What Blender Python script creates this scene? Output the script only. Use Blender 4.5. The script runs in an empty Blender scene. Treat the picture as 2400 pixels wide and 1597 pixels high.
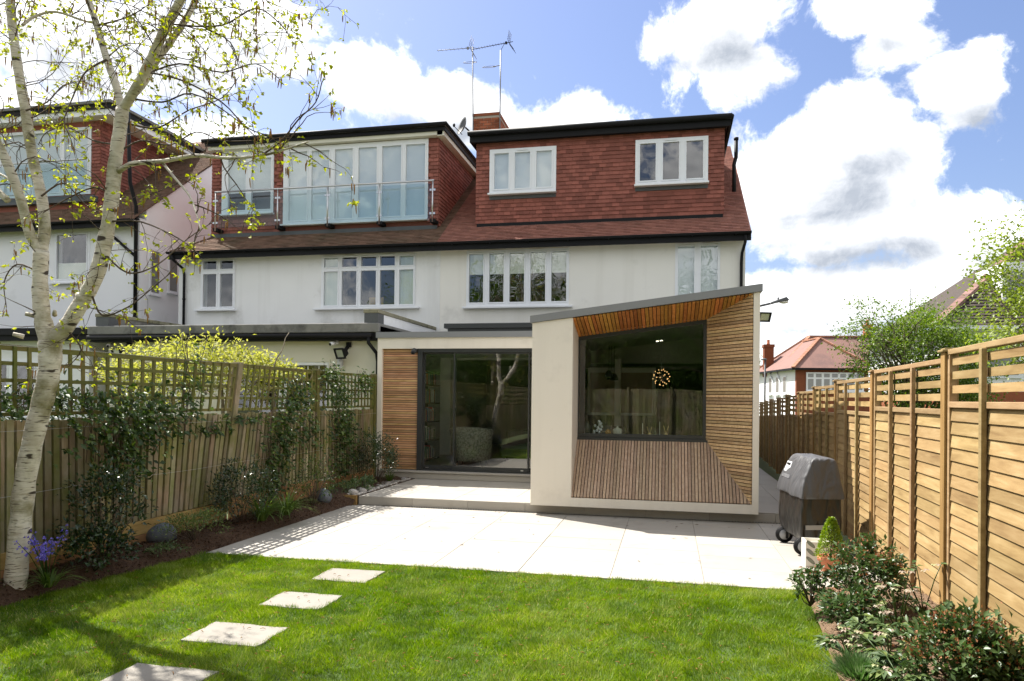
import bpy, math, random
import numpy as np
from mathutils import Vector, Matrix, Quaternion
random.seed(7); rng = np.random.default_rng(7)
scn = bpy.context.scene; C = scn.collection
# ---------------------------------------------------------------- camera
W_, H_ = 2400.0, 1597.0                     # pixel frame that positions were measured in
FPX, YAW, PITCH, ROLL, PY, CAMZ = 1694.65, 0.212717, 0.0077642, -0.0111506, 919.67, 1.75
def _axes():
    cy, sy = math.cos(YAW), math.sin(YAW)
    f = Vector((-sy*math.cos(PITCH), cy*math.cos(PITCH), math.sin(PITCH))); r = Vector((cy, sy, 0)); d = f.cross(r)
    return r*math.cos(ROLL)+d*math.sin(ROLL), d*math.cos(ROLL)-r*math.sin(ROLL), f
CR, CD, CF = _axes(); CO = Vector((0, 0, CAMZ))
def ray(x, y): return CR*((x-1200)/FPX)+CD*((y-PY)/FPX)+CF
def atY(x, y, Y): d = ray(x, y); return CO+d*(Y/d.y)
def atX(x, y, X): d = ray(x, y); return CO+d*(X/d.x)
def atZ(x, y, z=0.0): d = ray(x, y); return CO+d*((z-CAMZ)/d.z)
cam = bpy.data.cameras.new('camera'); camo = bpy.data.objects.new('camera', cam); C.objects.link(camo)
cam.sensor_width = 36.0; cam.lens = FPX/W_*36.0; cam.shift_y = (PY-H_/2)/W_; cam.clip_end = 2000; cam.clip_start = 0.05
camo.matrix_world = Matrix(((CR.x, -CD.x, -CF.x, 0), (CR.y, -CD.y, -CF.y, 0), (CR.z, -CD.z, -CF.z, CAMZ), (0, 0, 0, 1)))
scn.camera = camo
# ---------------------------------------------------------------- light and exposure
SUN = Vector((-1.8, 1.06, 2.95)).normalized()
sl = bpy.data.lights.new('sun', 'SUN'); sl.energy = 3.35; sl.angle = math.radians(0.53); sl.color = (1.0, 0.955, 0.88)
so = bpy.data.objects.new('sun', sl); C.objects.link(so); so.rotation_euler = SUN.to_track_quat('Z', 'Y').to_euler()
scn.view_settings.view_transform = 'Standard'; scn.view_settings.look = 'None'; scn.view_settings.gamma = 1.0
scn.view_settings.use_curve_mapping = False; scn.view_settings.exposure = 1.74
try:
    cy_ = scn.cycles
    cy_.max_bounces = 10; cy_.transparent_max_bounces = 24; cy_.diffuse_bounces = 4; cy_.glossy_bounces = 4
    cy_.use_denoising = True; cy_.sample_clamp_indirect = 8.0; cy_.caustics_reflective = False; cy_.caustics_refractive = False
except Exception: pass
world = bpy.data.worlds.new('World'); scn.world = world; world.use_nodes = True
def build_world():
    nt = world.node_tree; N = nt.nodes; L = nt.links; N.clear()
    g = bpy.data.node_groups.new('cloud_field', 'ShaderNodeTree')
    g.interface.new_socket('Vector', in_out='INPUT', socket_type='NodeSocketVector'); g.interface.new_socket('Fac', in_out='OUTPUT', socket_type='NodeSocketFloat')
    n = g.nodes; l = g.links
    gi = n.new('NodeGroupInput'); go = n.new('NodeGroupOutput')
    def math_(op, a, b=None, clamp=False):
        m = n.new('ShaderNodeMath'); m.operation = op; m.use_clamp = clamp
        for i, v in enumerate((a, b)):
            if v is None: continue
            if isinstance(v, (int, float)): m.inputs[i].default_value = v
            else: l.new(v, m.inputs[i])
        return m.outputs[0]
    w = n.new('ShaderNodeTexNoise'); w.inputs['Scale'].default_value = 5.0; w.inputs['Detail'].default_value = 4; l.new(gi.outputs[0], w.inputs['Vector'])
    sub = n.new('ShaderNodeVectorMath'); sub.operation = 'SUBTRACT'; l.new(w.outputs['Color'], sub.inputs[0]); sub.inputs[1].default_value = (.5, .5, .5)
    mad = n.new('ShaderNodeVectorMath'); mad.operation = 'MULTIPLY_ADD'; l.new(sub.outputs[0], mad.inputs[0]); mad.inputs[1].default_value = (.10, .10, .10); l.new(gi.outputs[0], mad.inputs[2])
    # cloud banks: centre (measured pixel -> direction), angular half sizes, weight
    banks = [(1720, 70, 170, 95, 1.0), (1790, 160, 130, 75, .9), (1590, 90, 90, 60, .8), (1620, 170, 60, 70, .6), (2050, 40, 130, 70, .9), (2110, 130, 80, 65, .7), (2250, 235, 90, 95, .9),
             (1930, 400, 210, 130, 1.3), (1790, 430, 130, 120, 1.1), (2080, 420, 120, 130, 1.0), (1980, 530, 230, 80, 1.1), (2340, 570, 210, 90, 1.1), (2030, 690, 360, 75, 1.0), (2330, 690, 250, 90, 1.0), (1900, 800, 300, 60, .9), (2250, 790, 300, 60, .8),
             (900, 215, 120, 85, 1.15), (1010, 240, 150, 70, 1.0), (1330, 275, 140, 65, 1.0), (1180, 320, 300, 50, .8),
             (180, 90, 250, 130, 1.1), (90, 260, 200, 90, 1.0), (420, 110, 200, 110, 1.0), (600, 50, 190, 70, 1.0), (660, 130, 110, 60, .8), (480, 310, 150, 60, .8), (-200, 250, 250, 200, 1.0), (2700, 600, 350, 150, 1.0), (2800, 250, 200, 110, .8), (-500, 0, 250, 130, .9),
             (420, -260, 220, 90, .8), (1400, -330, 230, 90, .8), (2300, -250, 220, 80, .8)]
    tot = None
    for (px, py, rx, ry, a) in banks:
        d = ray(px, py).normalized(); mp = n.new('ShaderNodeMapping'); mp.vector_type = 'TEXTURE'
        sc = FPX/math.cos(math.atan(math.hypot(px-1200, py-PY)/FPX))
        mp.inputs['Location'].default_value = d; mp.inputs['Rotation'].default_value = (math.asin(d.z), 0, math.atan2(-d.x, d.y))
        mp.inputs['Scale'].default_value = (rx/sc*1.42, 1.0, ry/sc*1.42); l.new(mad.outputs[0], mp.inputs['Vector'])
        ln = n.new('ShaderNodeVectorMath'); ln.operation = 'LENGTH'; l.new(mp.outputs[0], ln.inputs[0])
        b = math_('MAXIMUM', math_('MULTIPLY', math_('SUBTRACT', 1.0, ln.outputs['Value']), a), 0.0)
        tot = b if tot is None else math_('MAXIMUM', tot, b)
    # the rest of the sky: unseen cumulus, its cover raised to brighten the ambient light
    lo = n.new('ShaderNodeTexNoise'); lo.inputs['Scale'].default_value = 2.1; lo.inputs['Detail'].default_value = 2; l.new(gi.outputs[0], lo.inputs['Vector'])
    vw = n.new('ShaderNodeVectorMath'); vw.operation = 'DOT_PRODUCT'; l.new(gi.outputs[0], vw.inputs[0]); vw.inputs[1].default_value = ray(1200, 500).normalized()
    out = n.new('ShaderNodeMapRange'); l.new(vw.outputs['Value'], out.inputs['Value']); out.inputs['From Min'].default_value = .62; out.inputs['From Max'].default_value = .82; out.inputs['To Min'].default_value = 1; out.inputs['To Max'].default_value = 0
    gen = math_('MULTIPLY', math_('MAXIMUM', math_('SUBTRACT', math_('MULTIPLY', lo.outputs['Fac'], 3.0), .9), 0.0), out.outputs[0])
    tot = math_('MAXIMUM', tot, gen)
    fb = n.new('ShaderNodeTexNoise'); fb.inputs['Scale'].default_value = 11.0; fb.inputs['Detail'].default_value = 14; fb.inputs['Roughness'].default_value = .68; l.new(mad.outputs[0], fb.inputs['Vector'])
    r = math_('ADD', tot, math_('MULTIPLY', math_('SUBTRACT', fb.outputs['Fac'], .5), 1.6))
    l.new(r, go.inputs[0])
    # ---- world tree
    tc = N.new('ShaderNodeTexCoord')
    nrm = N.new('ShaderNodeVectorMath'); nrm.operation = 'NORMALIZE'; L.new(tc.outputs['Generated'], nrm.inputs[0])
    def group(vec): q = N.new('ShaderNodeGroup'); q.node_tree = g; L.new(vec, q.inputs[0]); return q.outputs[0]
    def add(v, off): q = N.new('ShaderNodeVectorMath'); q.operation = 'ADD'; L.new(v, q.inputs[0]); q.inputs[1].default_value = off; return q.outputs[0]
    def mr(v, a, b, c=0.0, d=1.0, sm=True):
        q = N.new('ShaderNodeMapRange'); q.interpolation_type = 'SMOOTHSTEP' if sm else 'LINEAR'; L.new(v, q.inputs['Value'])
        for k, x in zip(('From Min', 'From Max', 'To Min', 'To Max'), (a, b, c, d)): q.inputs[k].default_value = x
        return q.outputs[0]
    f1 = group(nrm.outputs[0]); f2 = group(add(nrm.outputs[0], (-.02, .01, .045)))
    dens = mr(f1, .17, .47)
    shade = mr(f2, .18, 1.25, 0.0, .85, False)
    st = N.new('ShaderNodeMapping'); L.new(nrm.outputs[0], st.inputs[0]); st.inputs['Scale'].default_value = (1, 1, 3.2)
    sn = N.new('ShaderNodeTexNoise'); L.new(st.outputs[0], sn.inputs['Vector']); sn.inputs['Scale'].default_value = 4.2; sn.inputs['Detail'].default_value = 5
    sb = mr(sn.outputs['Fac'], .34, .74, 0.0, .50)
    mxs = N.new('ShaderNodeMath'); mxs.operation = 'ADD'; mxs.use_clamp = True; L.new(shade, mxs.inputs[0]); L.new(sb, mxs.inputs[1]); shade = mxs.outputs[0]
    sky = N.new('ShaderNodeTexSky'); sky.sky_type = 'NISHITA'; sky.sun_disc = False
    sky.sun_elevation = math.asin(SUN.z); sky.sun_rotation = math.atan2(SUN.x, SUN.y); sky.air_density = 1.25; sky.dust_density = 1.6; sky.ozone_density = 6.0
    def mixc(f, a, b):
        q = N.new('ShaderNodeMix'); q.data_type = 'RGBA'; L.new(f, q.inputs[0])
        for i, v in ((6, a), (7, b)):
            if isinstance(v, tuple): q.inputs[i].default_value = (*v, 1)
            else: L.new(v, q.inputs[i])
        return q.outputs[2]
    K = 6.2
    cl = mixc(shade, (1.16*K, 1.16*K, 1.16*K), (.31*K, .34*K, .39*K))
    tn = N.new('ShaderNodeMix'); tn.data_type = 'RGBA'; tn.blend_type = 'MULTIPLY'; tn.inputs[0].default_value = 1.0; L.new(sky.outputs[0], tn.inputs[6]); tn.inputs[7].default_value = (.63, .565, .60, 1)
    col = mixc(dens, tn.outputs[2], cl)
    bg = N.new('ShaderNodeBackground'); L.new(col, bg.inputs['Color']); bg.inputs['Strength'].default_value = .088
    o = N.new('ShaderNodeOutputWorld'); L.new(bg.outputs[0], o.inputs['Surface'])
    world.cycles.sampling_method = 'MANUAL'; world.cycles.sample_map_resolution = 512
build_world()
# ---------------------------------------------------------------- materials
MATS = {}
def _cover(m, strength):
    nt = m.node_tree; b = nt.nodes['Principled BSDF']; v, r = coords(nt, rnd=False)
    bump(nt, b, noise(nt, v, 5.5, 1.5, .45, (1, 1, .35), 1.6), strength, .06)
def nodes(name):
    m = bpy.data.materials.new(name); m.use_nodes = True; nt = m.node_tree
    b = nt.nodes['Principled BSDF']; return m, nt, b
def lk(nt, a, b): nt.links.new(a, b)
def nm(nt, op, a, b=None, clamp=False):
    q = nt.nodes.new('ShaderNodeMath'); q.operation = op; q.use_clamp = clamp
    for i, v in enumerate((a, b)):
        if v is None: continue
        if isinstance(v, (int, float)): q.inputs[i].default_value = v
        else: lk(nt, v, q.inputs[i])
    return q.outputs[0]
def ramp(nt, fac, cols):
    q = nt.nodes.new('ShaderNodeValToRGB'); lk(nt, fac, q.inputs[0]); e = q.color_ramp.elements
    while len(e) < len(cols): e.new(.5)
    for i, c in enumerate(cols):
        p = c[3] if len(c) > 3 else i/(len(cols)-1)
        e[i].position = p; e[i].color = (*c[:3], 1)
    return q.outputs[0]
def coords(nt, kind='Object', rnd=True):
    tc = nt.nodes.new('ShaderNodeTexCoord'); oi = nt.nodes.new('ShaderNodeObjectInfo')
    if not rnd: return tc.outputs[kind], oi.outputs['Random']
    cmb = nt.nodes.new('ShaderNodeCombineXYZ'); r = nm(nt, 'MULTIPLY', oi.outputs['Random'], 43.0)
    for i in range(3): lk(nt, r, cmb.inputs[i])
    ad = nt.nodes.new('ShaderNodeVectorMath'); ad.operation = 'ADD'; lk(nt, tc.outputs[kind], ad.inputs[0]); lk(nt, cmb.outputs[0], ad.inputs[1])
    return ad.outputs[0], oi.outputs['Random']
def noise(nt, v, scale, detail=5, rough=.55, sxyz=(1, 1, 1), dist=0.0):
    mp = nt.nodes.new('ShaderNodeMapping'); lk(nt, v, mp.inputs[0]); mp.inputs['Scale'].default_value = sxyz
    q = nt.nodes.new('ShaderNodeTexNoise'); lk(nt, mp.outputs[0], q.inputs['Vector']); q.inputs['Scale'].default_value = scale
    q.inputs['Detail'].default_value = detail; q.inputs['Roughness'].default_value = rough; q.inputs['Distortion'].default_value = dist; return q.outputs['Fac']
def bump(nt, b, h, strength, dist=.01):
    q = nt.nodes.new('ShaderNodeBump'); lk(nt, h, q.inputs['Height']); q.inputs['Strength'].default_value = strength; q.inputs['Distance'].default_value = dist; lk(nt, q.outputs[0], b.inputs['Normal'])
def mix(nt, f, a, b, mode='MIX'):
    q = nt.nodes.new('ShaderNodeMix'); q.data_type = 'RGBA'; q.blend_type = mode
    if isinstance(f, (int, float)): q.inputs[0].default_value = f
    else: lk(nt, f, q.inputs[0])
    for i, v in ((6, a), (7, b)):
        if isinstance(v, tuple): q.inputs[i].default_value = (*v[:3], 1)
        else: lk(nt, v, q.inputs[i])
    return q.outputs[2]
def tintv(nt, rnd):
    a = nt.nodes.new('ShaderNodeAttribute'); a.attribute_name = 'tint'
    return nm(nt, 'FRACT', nm(nt, 'ADD', a.outputs['Fac'], rnd))
def surf(name, cols, scale=3.0, sxyz=(1, 1, 1), detail=6, rough=.7, spec=.4, metal=0.0, bmp=None, vary=0.0, kind='Object', rnd=True, dirt=None, coat=0.0, streak=None):
    """cols: ramp over noise; vary: value spread between objects / tinted pieces; bmp=(scale,strength,dist); dirt=(colour, scale, lo, hi)"""
    m, nt, b = nodes(name); v, r = coords(nt, kind, rnd)
    c = ramp(nt, noise(nt, v, scale, detail, .6, sxyz), cols) if len(cols) > 1 else None
    if c is None:
        rgb = nt.nodes.new('ShaderNodeRGB'); rgb.outputs[0].default_value = (*cols[0][:3], 1); c = rgb.outputs[0]
    if dirt:
        f = noise(nt, v, dirt[1], 8, .65); q = nt.nodes.new('ShaderNodeMapRange'); lk(nt, f, q.inputs['Value']); q.inputs['From Min'].default_value = dirt[2]; q.inputs['From Max'].default_value = dirt[3]
        c = mix(nt, q.outputs[0], c, dirt[0])
    if streak:
        f = noise(nt, v, 2.4, 6, .6, (1, 1, .06)); q = nt.nodes.new('ShaderNodeMapRange'); lk(nt, f, q.inputs['Value']); q.inputs['From Min'].default_value = .50; q.inputs['From Max'].default_value = .74; q.inputs['To Max'].default_value = .35
        c = mix(nt, q.outputs[0], c, streak)
    if vary:
        t = tintv(nt, r); k = nm(nt, 'ADD', nm(nt, 'MULTIPLY', t, 2*vary), 1-vary)
        hs = nt.nodes.new('ShaderNodeHueSaturation'); lk(nt, c, hs.inputs['Color']); lk(nt, k, hs.inputs['Value']); c = hs.outputs[0]
    lk(nt, c, b.inputs['Base Color']); b.inputs['Roughness'].default_value = rough; b.inputs['Specular IOR Level'].default_value = spec; b.inputs['Metallic'].default_value = metal
    if coat: b.inputs['Coat Weight'].default_value = coat
    if bmp: bump(nt, b, noise(nt, v, bmp[0], 6, .6, sxyz if len(bmp) < 4 else bmp[3]), bmp[1], bmp[2])
    MATS[name] = m; return m
def timber(name, dark, mid, light, axis=2, rough=.75, vary=.25, fig=7.0, grey=None, green=None, hue=.03):
    """sawn wood: grain drawn out along the board's long axis, knots and boards of different tone"""
    m, nt, b = nodes(name); v, r = coords(nt)
    s = [1, 1, 1]; s[axis] = .09
    a = noise(nt, v, fig*4, 6, .65, tuple(s), .6); k = noise(nt, v, fig*.8, 3, .5, tuple(x*(1 if i != axis else 3.0) for i, x in enumerate(s)), 1.5)
    f = nm(nt, 'ADD', nm(nt, 'MULTIPLY', a, .6), nm(nt, 'MULTIPLY', k, .4))
    c = ramp(nt, f, [(*dark, .3), (*mid, .5), (*light, .7)])
    if grey: c = mix(nt, ramp(nt, noise(nt, v, 2.2, 4, .6), [(0, 0, 0, .42), (1, 1, 1, .62)]), c, grey)
    if green: c = mix(nt, ramp(nt, noise(nt, v, 1.7, 5, .65), [(0, 0, 0, .40), (1, 1, 1, .66)]), c, green)
    t = tintv(nt, r); hs = nt.nodes.new('ShaderNodeHueSaturation'); lk(nt, c, hs.inputs['Color']); lk(nt, nm(nt, 'ADD', nm(nt, 'MULTIPLY', t, 2*vary), 1-vary), hs.inputs['Value'])
    lk(nt, nm(nt, 'ADD', nm(nt, 'MULTIPLY', nm(nt, 'FRACT', nm(nt, 'MULTIPLY', t, 7.31)), hue), .5-hue/2), hs.inputs['Hue'])
    lk(nt, hs.outputs[0], b.inputs['Base Color']); b.inputs['Roughness'].default_value = rough; b.inputs['Specular IOR Level'].default_value = .25
    bump(nt, b, a, .35, .004); MATS[name] = m; return m
def foliage(name, cols, rough=.45, trans=.35, spec=.5):
    m, nt, b = nodes(name); v, r = coords(nt, rnd=False)
    a = nt.nodes.new('ShaderNodeAttribute'); a.attribute_name = 'tint'
    c = ramp(nt, a.outputs['Fac'], cols); lk(nt, c, b.inputs['Base Color']); b.inputs['Roughness'].default_value = rough; b.inputs['Specular IOR Level'].default_value = spec
    tr = nt.nodes.new('ShaderNodeBsdfTranslucent'); hs = nt.nodes.new('ShaderNodeHueSaturation'); lk(nt, c, hs.inputs['Color']); hs.inputs['Value'].default_value = 1.5; hs.inputs['Saturation'].default_value = 1.1; lk(nt, hs.outputs[0], tr.inputs['Color'])
    mx = nt.nodes.new('ShaderNodeMixShader'); mx.inputs[0].default_value = trans; lk(nt, b.outputs[0], mx.inputs[1]); lk(nt, tr.outputs[0], mx.inputs[2])
    lk(nt, mx.outputs[0], nt.nodes['Material Output'].inputs['Surface']); MATS[name] = m; return m
def glass(name, tint=(1, 1, 1), ior=1.75, rough=0.0, wav=0.0, add=0.0):
    m, nt, b = nodes(name); nt.nodes.remove(b)
    gl = nt.nodes.new('ShaderNodeBsdfGlossy'); gl.inputs['Roughness'].default_value = rough
    tp = nt.nodes.new('ShaderNodeBsdfTransparent'); tp.inputs['Color'].default_value = (*tint, 1)
    fr = nt.nodes.new('ShaderNodeFresnel'); fr.inputs['IOR'].default_value = ior
    if wav:
        v, r = coords(nt); q = nt.nodes.new('ShaderNodeBump'); lk(nt, noise(nt, v, 1.6, 1, .4), q.inputs['Height']); q.inputs['Strength'].default_value = wav; q.inputs['Distance'].default_value = .02; lk(nt, q.outputs[0], gl.inputs['Normal'])
    mx = nt.nodes.new('ShaderNodeMixShader'); ge = nt.nodes.new('ShaderNodeNewGeometry'); lk(nt, nm(nt, 'MULTIPLY', nm(nt, 'ADD', fr.outputs[0], add, True), nm(nt, 'SUBTRACT', 1.0, ge.outputs['Backfacing'])), mx.inputs[0]); lk(nt, tp.outputs[0], mx.inputs[1]); lk(nt, gl.outputs[0], mx.inputs[2])
    lk(nt, mx.outputs[0], nt.nodes['Material Output'].inputs['Surface']); MATS[name] = m; return m
def lamp_mat(name, col, strength):
    m, nt, b = nodes(name); b.inputs['Base Color'].default_value = (*col, 1); b.inputs['Emission Color'].default_value = (*col, 1); b.inputs['Emission Strength'].default_value = strength; MATS[name] = m; return m
stucco_o = surf('stucco_cream', [(.755, .73, .665), (.82, .795, .735)], 1.3, rough=.9, spec=.2, bmp=(260, .35, .002), kind='Object', rnd=False, dirt=((.57, .55, .50), .9, .58, .8), streak=(.58, .55, .48))
stucco_x = surf('stucco_extension', [(.73, .675, .58), (.77, .715, .625)], 1.0, rough=.9, spec=.2, bmp=(300, .2, .0015), rnd=False, dirt=((.60, .55, .47), 1.6, .56, .85), streak=(.60, .54, .45))
stucco_n = surf('roughcast_white', [(.76, .76, .745), (.83, .83, .815)], 2.0, rough=.92, spec=.2, bmp=(90, .55, .006), rnd=False, dirt=((.5, .49, .46), 1.1, .56, .8), streak=(.50, .485, .45))
stucco_w = surf('render_white', [(.80, .80, .81), (.86, .86, .86)], 1.4, rough=.9, spec=.2, bmp=(120, .3, .003), rnd=False, dirt=((.6, .6, .58), .8, .6, .85))
stucco_y = surf('masonry_paint_cream', [(.66, .63, .52), (.70, .67, .57)], 1.5, rough=.85, spec=.25, bmp=(150, .25, .002), rnd=False, dirt=((.5, .48, .4), .9, .6, .85))
upvc = surf('white_plastic_frame', [(.78, .79, .81)], rough=.35, spec=.5)
blackp = surf('black_plastic', [(.009, .009, .010), (.015, .015, .016)], 4, rough=.55, spec=.15)
greyf = surf('grey_metal_trim', [(.20, .205, .21), (.225, .23, .235)], 3, rough=.5, spec=.5)
anth = surf('anthracite_frame', [(.028, .03, .03), (.034, .035, .034)], 5, rough=.4, spec=.5)
lead = surf('lead_flashing', [(.055, .058, .062), (.10, .105, .11)], 5, rough=.6, spec=.5, bmp=(30, .3, .004))
felt = surf('weathered_felt', [(.11, .11, .105), (.20, .195, .18), (.30, .29, .26)], 2.2, rough=.85, bmp=(60, .5, .006), dirt=((.05, .05, .045), 3, .5, .75))
cope = surf('mossy_coping', [(.17, .16, .10), (.32, .30, .22)], 6, rough=.95, bmp=(40, .8, .01), dirt=((.08, .085, .03), 7, .5, .7))
steel = surf('brushed_steel', [(.55, .55, .55)], rough=.28, metal=1.0)
alu = surf('aerial_aluminium', [(.20, .21, .23)], rough=.5, metal=.3)
tile_h = surf('hung_clay_tile', [(.21, .072, .052), (.30, .108, .080)], 9, rough=.8, spec=.25, bmp=(60, .4, .003), vary=.27)
tile_r = surf('roof_clay_tile', [(.255, .115, .086), (.34, .16, .122)], 9, rough=.85, spec=.25, bmp=(60, .4, .003), vary=.20, dirt=((.12, .075, .055), 1.2, .55, .8))
tile_n = surf('weathered_roof_tile', [(.14, .085, .06), (.21, .13, .09)], 9, rough=.9, spec=.2, bmp=(60, .5, .003), vary=.22, dirt=((.095, .08, .05), 1.6, .5, .78))
tile_b = surf('pinkish_roof_tile', [(.185, .10, .082), (.25, .14, .115)], 14, rough=.85, bmp=(25, .6, .02), vary=.3, dirt=((.15, .09, .08), 1.0, .5, .75))
tile_d = surf('dark_brown_roof_tile', [(.030, .022, .017), (.05, .037, .029)], 9, rough=.9, bmp=(25, .6, .02), vary=.35)
brick_m = surf('red_brick', [(.18, .052, .028), (.27, .09, .045), (.11, .04, .03)], 8, rough=.9, spec=.2, bmp=(60, .5, .004), vary=.45)
mortar = surf('mortar', [(.33, .29, .23), (.42, .38, .31)], 20, rough=.95)
ceda_v = timber('cedar_grey_pink', (.30, .20, .13), (.40, .285, .195), (.50, .38, .275), 1, vary=.20, fig=9, hue=.012)
ceda_h = timber('cedar_honey', (.37, .215, .10), (.55, .37, .195), (.66, .48, .285), 0, vary=.32, fig=9, hue=.015)
ceda_t = timber('cedar_amber', (.29, .11, .022), (.44, .19, .045), (.56, .27, .08), 1, vary=.30, fig=9)
ceda_w = timber('cedar_brown_slat', (.29, .15, .065), (.45, .265, .13), (.56, .36, .20), 0, vary=.30, fig=9)
fence_b = timber('new_fence_board', (.195, .118, .046), (.325, .218, .096), (.43, .312, .158), 1, vary=.19, fig=5, hue=.010)
fence_p = timber('new_fence_post', (.18, .10, .03), (.30, .18, .062), (.39, .25, .10), 2, vary=.12, fig=6, hue=.01)
fence_s = timber('planed_fence_rail', (.20, .128, .058), (.30, .205, .10), (.385, .28, .15), 1, vary=.12, fig=6)
old_b = timber('old_fence_board', (.14, .10, .056), (.26, .195, .115), (.38, .30, .195), 2, vary=.34, fig=6, grey=(.30, .255, .18), green=(.15, .155, .042))
old_t = timber('mossy_trellis', (.085, .07, .022), (.15, .13, .042), (.22, .19, .07), 2, vary=.22, fig=8, green=(.10, .115, .022))
old_h = timber('mossy_trellis_rail', (.085, .07, .022), (.15, .13, .042), (.22, .19, .07), 1, vary=.22, fig=8, green=(.10, .115, .022))
gravelb = timber('gravel_board_timber', (.19, .105, .035), (.31, .185, .07), (.40, .25, .10), 1, vary=.18, fig=5)
stone_p = surf('limestone_paving', [(.335, .31, .27), (.39, .365, .325)], 1.6, sxyz=(1, .35, 1), rough=.65, spec=.35, bmp=(120, .12, .002), vary=.08, dirt=((.28, .255, .21), 2.2, .55, .82))
stone_s = surf('stepping_limestone', [(.20, .18, .15), (.29, .27, .235)], 5, rough=.8, bmp=(50, .4, .004), vary=.06, dirt=((.33, .31, .26), 6, .6, .8))
grout = surf('grout', [(.19, .175, .15), (.25, .23, .20)], 30, rough=.95)
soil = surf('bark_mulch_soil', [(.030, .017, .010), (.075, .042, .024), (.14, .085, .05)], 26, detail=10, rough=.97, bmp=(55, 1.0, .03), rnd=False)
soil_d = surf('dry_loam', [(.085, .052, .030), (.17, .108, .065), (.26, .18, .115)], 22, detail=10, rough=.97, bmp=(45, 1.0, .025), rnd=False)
turf = surf('turf_underlay', [(.030, .055, .006), (.06, .10, .012)], 18, rough=.95, rnd=False)
groundm = surf('rough_ground', [(.05, .07, .02), (.09, .10, .04)], 1.0, rough=.95, rnd=False)
pebble_m = surf('pebbles', [(.26, .24, .22), (.46, .43, .40)], 8, rough=.7, vary=.35)
boulder_m = surf('blue_grey_boulder', [(.055, .062, .075), (.10, .112, .135), (.17, .185, .21)], 14, detail=10, rough=.6, bmp=(30, .5, .01))
pane_up = glass('window_glass', (.95, .97, .97), 2.3, wav=.35)
pane_dr = glass('door_glass', (.93, .96, .95), 2.7, wav=.05)
pane_bl = glass('balustrade_glass', (.87, .93, .945), 1.6)
roomm = surf('room_plaster', [(.36, .35, .33)], rough=.9)
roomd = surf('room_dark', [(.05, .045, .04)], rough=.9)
blindm = surf('roller_blind', [(.78, .80, .82)], rough=.9)
blindc = surf('cream_blind', [(.74, .74, .64)], rough=.9)
curtm = surf('net_curtain', [(.58, .62, .56), (.74, .77, .70)], 14, sxyz=(1, 1, .05), rough=.95)
cover_t = surf('grey_vinyl_cover', [(.058, .058, .063), (.078, .078, .083)], 3, rough=.5, spec=.45)
cover_b = surf('black_vinyl_cover', [(.010, .009, .008), (.017, .015, .013)], 3, rough=.36, spec=.5)
_cover(cover_t, .75); _cover(cover_b, .9)
terra = surf('terracotta', [(.44, .15, .07), (.56, .22, .12)], 9, rough=.85, bmp=(60, .3, .003))
birch_leaf = foliage('birch_leaf', [(.20, .24, .015), (.33, .36, .03), (.44, .45, .08)], .5, .45)
catkin_m = surf('catkin', [(.20, .095, .025), (.33, .18, .05)], 40, rough=.9)
ever = foliage('glossy_evergreen', [(.012, .026, .007), (.022, .048, .012), (.045, .085, .028)], .28, .15, .6)
ever_r = foliage('viburnum_leaf', [(.028, .056, .014), (.058, .105, .028), (.12, .175, .07)], .40, .25, .4)
bud = foliage('reddish_buds', [(.21, .07, .03), (.30, .115, .05), (.38, .19, .085)], .7, .2)
ivy = foliage('climber_leaf', [(.018, .042, .008), (.05, .095, .014), (.15, .20, .03)], .5, .25, .5)
wist = foliage('yellow_green_vine', [(.19, .21, .03), (.30, .31, .06), (.42, .41, .12)], .6, .5)
treeg = foliage('tree_green', [(.06, .11, .012), (.11, .175, .02), (.19, .26, .04)], .5, .4)
treel = foliage('tree_lime', [(.12, .17, .02), (.19, .25, .035), (.28, .33, .06)], .5, .4)
dark_l = foliage('dark_tree', [(.03, .06, .012), (.065, .115, .02), (.12, .18, .04)], .8, .25, .08)
boxl = foliage('box_topiary_leaf', [(.06, .12, .008), (.16, .25, .015), (.30, .38, .03)], .45, .35)
strap = foliage('strap_leaf', [(.045, .09, .015), (.09, .15, .025), (.17, .23, .055)], .4, .35)
bluef = foliage('bluebell_flower', [(.13, .10, .50), (.20, .16, .66), (.32, .27, .78)], .6, .3)
hellf = foliage('hellebore_flower', [(.48, .44, .34), (.42, .32, .26), (.44, .47, .24)], .6, .35)
hell_l = foliage('hellebore_leaf', [(.05, .09, .03), (.09, .14, .05), (.17, .22, .06)], .4, .25)
lav = foliage('lavender_leaf', [(.04, .10, .02), (.075, .16, .035), (.16, .22, .10)], .6, .3)
grassm = foliage('grass_blade', [(.045, .105, .004), (.11, .20, .007), (.21, .30, .02), (.42, .40, .14)], .5, .35, .35)
twigm = surf('twig_bark', [(.060, .042, .030), (.11, .08, .055)], 20, rough=.9)
branchm = surf('grey_branch_bark', [(.11, .085, .055), (.20, .17, .12)], 20, rough=.9)
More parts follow.
